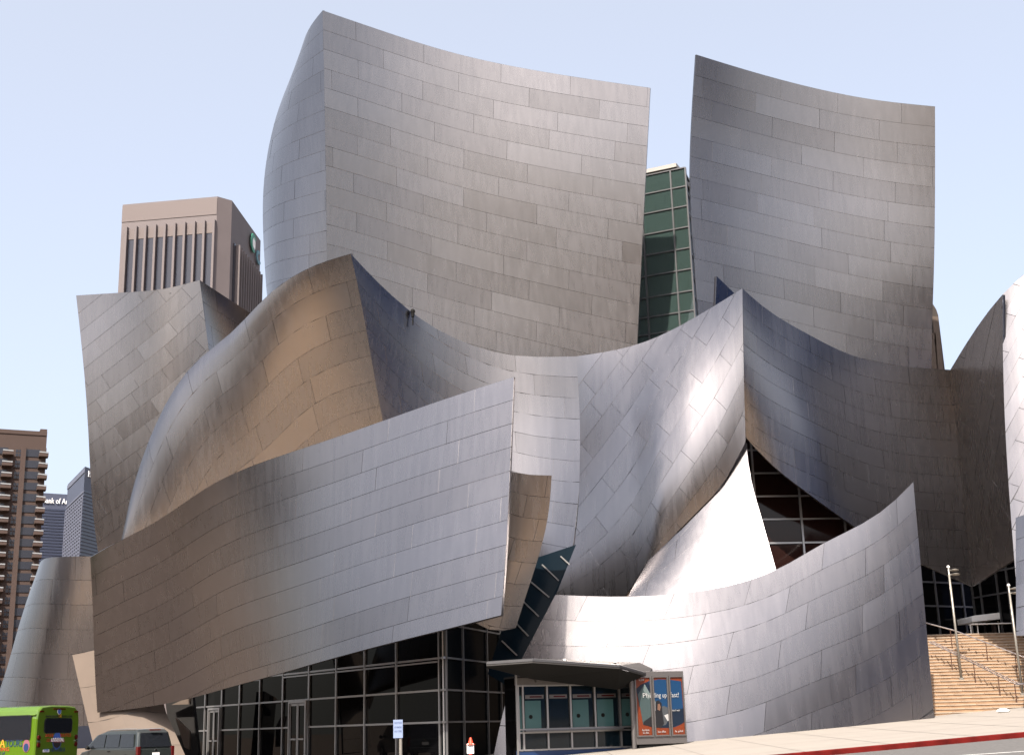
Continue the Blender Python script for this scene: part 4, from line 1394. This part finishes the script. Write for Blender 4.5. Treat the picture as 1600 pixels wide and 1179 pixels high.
    m = MB(); m.prism([(-L / 2 + .32 + .09 * math.cos(a), sy + .007, zz(1165) + .13 * math.sin(a)) for a in [2 * math.pi * k / 16 for k in range(16)]], (0, .004, 0)); m.build('globe', 'bus_navy', r, local=True)
    m = MB(); m.cube(-L / 2 - .16, -L / 2 + .02, -w * .98, w * .98, .38, .58); m.build('bumper', 'bus_black', r, local=True, bevel=.02)
    m = MB(); m.cube(-L / 2 + .1, L / 2 - .2, -w * .9, w * .9, .3, .44); m.build('chassis', 'bus_black', r, local=True)
    for wx in (-L / 2 + 1.35, L / 2 - 1.1):
        for s in (-1, 1):
            m = MB(); m.tube([(wx, s * (w + .003), .42), (wx, s * (w - .02), .42)], .5, 20); m.build('wheel_arch', 'bus_black', r, local=True)
            m = MB(); m.tube([(wx, s * (w + .02), .38), (wx, s * (w - .26), .38)], .38, 20); wh = m.build('wheel', 'rubber', r, local=True)
            m = MB(); m.tube([(wx, s * (w + .022), .38), (wx, s * (w + .028), .38)], .2, 16); m.build('rim', 'alu', wh, local=True)
    m = MB(); m.prism([(L / 2 - 1.22, -w * .85, Ht - .32), (L / 2 - 1.22, w * .85, Ht - .32), (L / 2 - .86, w * .85, 1.75), (L / 2 - .86, -w * .85, 1.75)], (.08, 0, .03)); m.build('windscreen', 'car_glass', r, local=True)
    for s in (-1, 1):
        m = MB(); m.cube(L / 2 - .02, L / 2 + .02, s * w * .7 - .12, s * w * .7 + .12, .8, .98); m.build('headlight', 'sign_white', r, local=True)
bus()

# ------------------------------------------------------------------ grey van
def van():
    yaw = math.atan2(.656, -.755)
    q = P(215, hor(215), 56.3)
    L, Wd = 4.7, 1.8
    fwd = Vector((math.cos(yaw), math.sin(yaw), 0)); lft = Vector((-fwd.y, fwd.x, 0))
    org = Vector((q.x, q.y, 0)) + fwd * (L / 2) - lft * (Wd / 2)
    g = P(235, 1137.5, 57.0).z - 1.76
    r = empty('parked_van', (org.x, org.y, g), 'grey green family van parked by the pale foot of the hall', 'van', rz=yaw)
    w = Wd / 2
    # lower body: side profile (x, z) lofted across
    prof = [(-L / 2, .35), (-L / 2 - .04, .6), (-L / 2 + .0, .95), (L / 2 - 1.25, 1.0), (L / 2 - .35, .86), (L / 2, .62), (L / 2 - .02, .3)]
    def ringp(y, k): return [(x * (1 - k * .03), y, z - (k * .02)) for x, z in prof]
    b = MB(); b.loft([ringp(-w, 1), ringp(-w + .06, 0), ringp(w - .06, 0), ringp(w, 1)]); b.build('body', 'van_paint', r, local=True, bevel=.02)
    # cabin
    def cab(y, k): return [(-L / 2 + .02 + k * .03, y, .94), (-L / 2 + .2 + k * .04, y, 1.62), (-L / 2 + .42, y, 1.74 - k * .05), (.25, y, 1.74 - k * .05), (.95, y, 1.55), (1.72, y, .98)]
    c = MB(); c.loft([[(x, y * (1 if z < 1 else .86 if z > 1.6 else .9), z) for x, _, z in cab(y, k)] for y, k in ((-w + .02, 1), (-w + .12, 0), (w - .12, 0), (w - .02, 1))]); c.build('cabin', 'van_paint', r, local=True, bevel=.03)
    # rear window
    m = MB(); m.prism([(-L / 2 + .03, -w * .82, 1.02), (-L / 2 + .03, w * .82, 1.02), (-L / 2 + .185, w * .72, 1.6), (-L / 2 + .185, -w * .72, 1.6)], (-.02, 0, .004)); m.build('rear_window', 'car_glass', r, local=True)
    m = MB(); m.bar((-L / 2 + .1, -.25, 1.72), (-L / 2 + .1, .25, 1.72), .08, .05); m.build('brake_light', 'red_light', r, local=True)
    for s in (-1, 1):
        sl = lambda z: s * (w * (.985 - (z - .98) * .155) + .012)
        for (x0, x1, xt0, xt1) in ((-L / 2 + .28, -1.0, -L / 2 + .42, -1.0), (-.92, .12, -.92, .1), (.2, 1.5, .18, .72)):
            m = MB(); m.prism([(x0, sl(1.04), 1.04), (x1, sl(1.04), 1.04), (xt1, sl(1.58), 1.58), (xt0, sl(1.58), 1.58)], (0, s * .008, 0)); m.build('side_window', 'car_glass', r, local=True)
        m = MB(); m.cube(-L / 2 - .05, -L / 2 + .12, s * (w - .07) - .07, s * (w - .07) + .07, .62, 1.05); m.build('tail_light', 'red_light', r, local=True, bevel=.015)
        m = MB(); m.tube([(1.3, s * (w + .02), 1.0), (1.3, s * (w + .16), 1.07)], [.05, .1], 8); m.build('mirror', 'black', r, local=True)
        m = MB(); m.tube([(-1.9, s * w * .74, 1.77), (-1.2, s * w * .76, 1.78), (.1, s * w * .74, 1.76)], .02, 6); m.build('roof_rail', 'alu', r, local=True)
        for wx in (-1.5, 1.5):
            m = MB(); m.tube([(wx, s * (w + .004), .36), (wx, s * (w - .02), .36)], .39, 20); m.build('wheel_arch', 'black', r, local=True)
            m = MB(); m.tube([(wx, s * (w + .015), .32), (wx, s * (w - .2), .32)], .32, 20); wh = m.build('wheel', 'rubber', r, local=True)
            m = MB(); m.tube([(wx, s * (w + .016), .32), (wx, s * (w + .022), .32)], .2, 14); m.build('rim', 'alu', wh, local=True)
        m = MB(); m.cube(-.3, -.12, s * w - .005, s * w + .03, .86, .9); m.build('door_handle', 'black', r, local=True)
    m = MB(); m.cube(-L / 2 - .1, -L / 2 + .05, -w * .96, w * .96, .3, .56); m.build('bumper', 'van_paint', r, local=True, bevel=.03)
    m = MB(); m.cube(-L / 2 - .055, -L / 2 - .03, -.17, .17, .66, .8); m.build('licence_plate', 'sign_white', r, local=True)
    m = MB(); m.tube([(-L / 2 - .012, 0, .9), (-L / 2 - .03, 0, .9)], .05, 10); m.build('emblem', 'chrome', r, local=True)
    m = MB(); m.prism([(1.05, -w * .74, 1.52), (1.05, w * .74, 1.52), (1.7, w * .84, 1.01), (1.7, -w * .84, 1.01)], (.02, 0, .02)); m.build('windscreen', 'car_glass', r, local=True)
van()

# ------------------------------------------------------------------ small street signs
def street_signs():
    Y = 41.0
    p = P(622, 1137.5, Y)
    s = empty('parking_sign', (p.x, Y, G(p.x, Y)), 'small blue grey notice on a thin post before the glass wall', 'sign')
    m = MB(); m.cube(p.x - .145, p.x + .145, Y - .02, Y, p.z - .27, p.z + .27); pl = m.build('sign_plate', 'sign_blue', s, bevel=.006)
    for k, (z, t) in enumerate(((.19, 'NOTICE'), (.06, 'NO PARKING'), (-.06, 'ANY TIME'))):
        m = MB(); text_mesh(t, m, Vector((p.x, Y - .021, p.z + z - .04)), (1, 0, 0), Z, .08, .003, width=.22); m.build('sign_lettering', 'bus_navy', s, fix=False)
    m = MB(); m.tube([(p.x + .07, Y + .05, G(p.x, Y) - .1), (p.x + .07, Y + .05, p.z + .2)], .05, 10); m.build('post', 'pole', s)
    Y = 46.0
    p = P(735, 1168, Y)
    s = empty('cone_sign', (p.x, Y, G(p.x, Y)), 'white notice board with orange cone on top at the glass corner', 'sign')
    m = MB(); m.cube(p.x - .12, p.x + .12, Y - .02, Y, p.z - .17, p.z + .16); m.build('sign_board', 'sign_white', s, bevel=.005)
    for z, t in ((.06, 'NO'), (-.08, 'ENTRY')):
        m = MB(); text_mesh(t, m, Vector((p.x, Y - .022, p.z + z - .03)), (1, 0, 0), Z, .12, .003, width=.17); m.build('sign_lettering', 'bus_navy', s, fix=False)
    m = MB(); m.tube([(p.x + .01, Y + .05, p.z + .14), (p.x + .01, Y + .05, p.z + .36)], [.1, .03], 10); m.tube([(p.x + .01, Y + .05, p.z + .12), (p.x + .01, Y + .05, p.z + .14)], .15, 10); m.build('cone', 'orange_cone', s)
    m = MB(); m.tube([(p.x, Y + .05, G(p.x, Y) - .05), (p.x, Y + .05, p.z + .13)], .06, 8); m.build('post', 'orange_cone', s)
street_signs()

# ------------------------------------------------------------------ towers behind
def tower_frame(px0, px1, py, Y0, Y1):
    a, b_ = P(px0, py, Y0), P(px1, py, Y1)
    return a, b_

def granite_tower():
    Y = 230.0
    C0 = P(357, 305, Y); L0 = P(192, 316, Y + 3); R0 = P(407, 384, Y + 24)
    zt = C0.z
    zl = zt
    base = -5
    c, l, rr = Vector((C0.x, C0.y, 0)), Vector((L0.x, L0.y, 0)), Vector((R0.x, R0.y, 0))
    r = empty('granite_tower', c, 'red granite office tower with dark vertical window strips', 'office tower')
    ef, es = (c - l).normalized(), (rr - c).normalized()
    cut = c - ef * 2.2
    cut2 = c + es * 2.5
    b = MB()
    poly = [l, cut, cut2, rr, rr + (l - c), ]
    b.prism([p + Z * base for p in poly], Z * (zt - base)); b.build('wall', 'granite', r)
    nf = Vector((ef.y, -ef.x, 0)); nf = nf if nf.dot(CAM - c) > 0 else -nf
    ns = Vector((es.y, -es.x, 0)); ns = ns if ns.dot(CAM - c) > 0 else -ns
    wf = (cut - l).length
    z_w = P(275, 365, Y).z
    nst = 9
    step = (wf - 1.6) / nst
    for k in range(nst):
        a = 1.4 + step * (k + .5)
        m = MB(); m.box(l + ef * a + nf * .12 + Z * ((z_w + 20) / 2), ef * (step * .36), nf * .1, Z * ((z_w - 20) / 2)); w = m.build('window', 'tower_glass', r)
        m = MB(); m.box(l + ef * a + nf * .15 + Z * (z_w + 1.2), ef * (step * .4), nf * .1, Z * 1.1); m.build('spandrel', 'granite_band', r)
    for k in range(nst + 1):
        a = 1.4 + step * k
        m = MB(); m.box(l + ef * a + nf * .5 + Z * ((z_w + 22.5) / 2), ef * (step * .11), nf * .5, Z * ((z_w + 2.5 - 20) / 2)); m.build('fin', 'granite', r)
    for k in range(14):                              # courses of the blank parapet
        z = z_w + 4 + k * (zt - z_w - 4.5) / 13
        m = MB(); m.box(l + ef * (wf / 2) + nf * .05 + Z * z, ef * (wf / 2), nf * .05, Z * .12); m.build('course', 'granite_band', r)
    wsd = (rr - cut2).length
    for k in range(11):
        a = 1.5 + (wsd - 3) * (k + .5) / 11
        zs = z_w - .5
        m = MB(); m.box(cut2 + es * a + ns * .12 + Z * ((zs + 20) / 2), es * ((wsd - 3) / 11 * .3), ns * .1, Z * ((zs - 20) / 2)); m.build('window', 'tower_glass', r)
        m = MB(); m.box(cut2 + es * (a + (wsd - 3) / 22) + ns * .5 + Z * ((zs + 20) / 2), es * ((wsd - 3) / 11 * .11), ns * .5, Z * ((zs - 20) / 2)); m.build('fin', 'granite', r)
    # swirl emblem near the top of the side
    n2 = ns
    pc = cut2 + es * (wsd * .68); zc_ = zt - 3.2
    def ell(cx, cz, ra, rb, a0, a1, ra2, mk):
        pts = [pc + es * (cx + ra * math.cos(a)) + Z * (zc_ + cz + rb * math.sin(a)) + n2 * .3 for a in np.linspace(a0, a1, 14)]
        pts += [pc + es * (cx + ra2 * math.cos(a)) + Z * (zc_ + cz + rb * ra2 / ra * math.sin(a)) + n2 * .3 for a in np.linspace(a1, a0, 14)]
        m = MB(); m.prism(pts, n2 * .2); m.build('emblem', mk, r)
    ell(0, 0, 2.0, 2.0, .6, 5.2, 1.0, 'sign_green'); ell(.3, 0, .9, 1.4, 0, 6.2, .2, 'sign_white'); ell(4.2, -1.6, 1.6, 1.5, 1.2, 5.8, .8, 'sign_teal')
granite_tower()

def slate_tower():
    Y = 420.0
    C0 = P(133, 728, Y); L0 = P(107, 741, Y + 30); R0 = P(170, 741, Y + 16)
    zt = C0.z
    c, l, rr = (Vector((q.x, q.y, 0)) for q in (C0, L0, R0))
    r = empty('slate_tower', c, 'slate blue office tower with a pale window grid', 'office tower')
    el, es = (l - c).normalized(), (rr - c).normalized()
    b = MB(); b.prism([p + Z * -5 for p in (l, c, rr, rr + l - c)], Z * (zt + 5)); b.build('wall', 'slate', r)
    nl = Vector((el.y, -el.x, 0)); nl = nl if nl.dot(CAM - c) > 0 else -nl
    ns = Vector((es.y, -es.x, 0)); ns = ns if ns.dot(CAM - c) > 0 else -ns
    wl_ = (l - c).length
    zw = P(120, 758, Y + 15).z
    m = MB(); m.box(c + el * wl_ / 2 + nl * .1 + Z * ((zt + zw) / 2 + .5), el * (wl_ / 2), nl * .1, Z * ((zt - zw) / 2 - 1)); m.build('parapet_panel', 'slate_light', r)
    zf = zw - 5
    k = 0
    while zf > -2:
        m = MB(); m.box(c + el * wl_ / 2 + nl * .12 + Z * zf, el * (wl_ / 2), nl * .12, Z * .3); m.build('spandrel', 'slate_light', r)
        zf -= 1.15
    for k in range(10):
        m = MB(); m.box(c + el * (wl_ * k / 9) + nl * .3 + Z * ((zw - 6) / 2), el * .2, nl * .1, Z * ((zw - 6) / 2)); m.build('mullion', 'slate_light', r)
    m = MB(); ss = (rr - c).length
    text_mesh('Paul', m, c + es * (ss * .1) + ns * .3 + Z * (P(137, 744, Y + 2).z), es, Z, 2.8, .2, align='LEFT', squeeze=.8); m.build('lettering', 'sign_white', r, fix=False)
    for k in range(1, 26):
        z = zt - 7 - k * 1.15
        m = MB(); m.box(c + es * ss / 2 + ns * .1 + Z * z, es * (ss / 2), ns * .1, Z * .3); m.build('spandrel', 'slate_glass', r)
slate_tower()

def bank_tower():
    Y = 470.0
    L0, R0 = P(60, 766, Y), P(112, 771, Y + 6)
    c, rr = Vector((L0.x, L0.y, 0)), Vector((R0.x, R0.y, 0))
    zt = P(88, 768, Y).z
    e = (rr - c).normalized(); n = Vector((e.y, -e.x, 0)); n = n if n.dot(CAM - c) > 0 else -n
    w = (rr - c).length
    r = empty('bank_tower', c, 'dark blue bank tower with white lettering at its top', 'office tower')
    b = MB(); b.prism([p + Z * -5 for p in (c, rr, rr - n * 30, c - n * 30)], Z * (zt + 5)); b.build('wall', 'slate', r)
    for k in range(26):
        z = zt - 6 - k * 1.1
        m = MB(); m.box(c + e * w / 2 + n * .1 + Z * z, e * (w / 2), n * .1, Z * .3); m.build('spandrel', 'slate_glass', r)
    m = MB(); a = (P(67.5, 780, Y) - L0).dot(e)
    text_mesh('Bank of America', m, c + e * a + n * .3 + Z * P(72, 784, Y).z, e, Z, 2.9, .2, align='LEFT', width=13.5)
    m.build('lettering', 'sign_white', r, fix=False)
bank_tower()

def apartment_tower():
    Y = 190.0
    A0, B0 = P(-60, 660, Y - 5), P(73, 687, Y)
    a, b_ = Vector((A0.x, A0.y, 0)), Vector((B0.x, B0.y, 0))
    e = (b_ - a).normalized(); n = Vector((e.y, -e.x, 0)); n = n if n.dot(CAM - a) > 0 else -n
    zt = P(40, 683, Y + 1).z
    w = (b_ - a).length
    h = lambda x, y: hit(x, y, a, e)
    r = empty('apartment_tower', b_, 'brown apartment tower with stacked balconies at the left edge', 'apartment tower')
    m = MB(); m.prism([p + Z * -5 for p in (a, b_, b_ - n * 16, a - n * 16)], Z * (zt + 5)); m.build('wall', 'apt', r)
    m = MB(); m.box(a + e * w / 2 + n * .0 + Z * (zt + .25), e * (w / 2), n * .12, Z * .3); m.build('parapet', 'apt', r)
    m = MB(); s0 = h(62, 690)[0]; m.box(a + e * ((s0 + w) / 2) - n * 1 + Z * (zt + .75), e * ((w - s0) / 2), n * .8, Z * .25); m.build('parapet_block', 'apt', r)
    # storeys 17.3 px apart in the photograph
    fh = abs(h(25, 700)[1] - h(25, 717.3)[1])
    ztop = h(28, 707)[1]
    xw0, xw1 = h(24.5, 702)[0], h(34, 702)[0]
    xb0, xb1 = h(4, 702)[0], h(20.5, 702)[0]
    xd0, xd1 = h(39.5, 702)[0], h(68, 702)[0]
    m = MB(); m.box(a + e * ((xw1 + xd0) / 2) + n * .25 + Z * (zt / 2 - 1), e * .35, n * .25, Z * (zt / 2 - 1)); m.build('pilaster', 'apt', r)
    m = MB(); m.box(a + e * xd1 + n * .2 + Z * (zt / 2 - 1), e * .4, n * .2, Z * (zt / 2 - 1)); m.build('pilaster', 'apt', r)
    for k in range(23):
        z = ztop - fh * k
        if z < 1: break
        # four-light window
        wn = MB(); cx = (xw0 + xw1) / 2; hw = (xw1 - xw0) / 2
        wn.box(a + e * cx + n * .05 + Z * z, e * (hw + .12), n * .06, Z * (fh * .36)); f = wn.build('window', 'apt', r)
        for sx in (-1, 1):
            for sz in (-1, 1):
                q = MB(); q.box(a + e * (cx + sx * hw * .5) + n * .12 + Z * (z + sz * fh * .17), e * (hw * .42), n * .02, Z * (fh * .13)); q.build('pane', 'apt_dark', f)
        # loggia with dark glazing
        q = MB(); q.box(a + e * ((xd0 + xd1) / 2) + n * .05 + Z * (z + .1), e * ((xd1 - xd0) / 2), n * .05, Z * (fh * .33)); q.build('loggia_glass', 'apt_dark', r)
        # recessed bay with balcony on the left
        q = MB(); q.box(a + e * ((xb0 + xb1) / 2 - 1) + n * .06 + Z * (z + .2), e * ((xb1 - xb0) / 2 + .3), n * .05, Z * (fh * .30)); q.build('bay_glass', 'apt_dark', r)
        for (x0, x1, nm) in ((xb0, xb1, 'balcony'), (w - 1.0, w + .3, 'balcony')):
            q = MB(); zz = z - fh * .36
            rr = [[a + e * (x0 + t) + n * o + Z * (zz + hh) for (t, o, hh) in ((0, 0, 0), (0, 1.3, .1), (0, 1.3, .55), (0, 0, .55))], [a + e * x1 + n * o + Z * (zz + hh) for (o, hh) in ((0, 0), (1.3, .1), (1.3, .55), (0, .55))]]
            q.loft(rr); bal = q.build(nm, 'apt', r)
            q = MB(); q.bar(a + e * x0 + n * 1.3 + Z * (zz + .72), a + e * x1 + n * 1.3 + Z * (zz + .66), .1, .18); q.build('railing', 'apt_rail', bal)
apartment_tower()
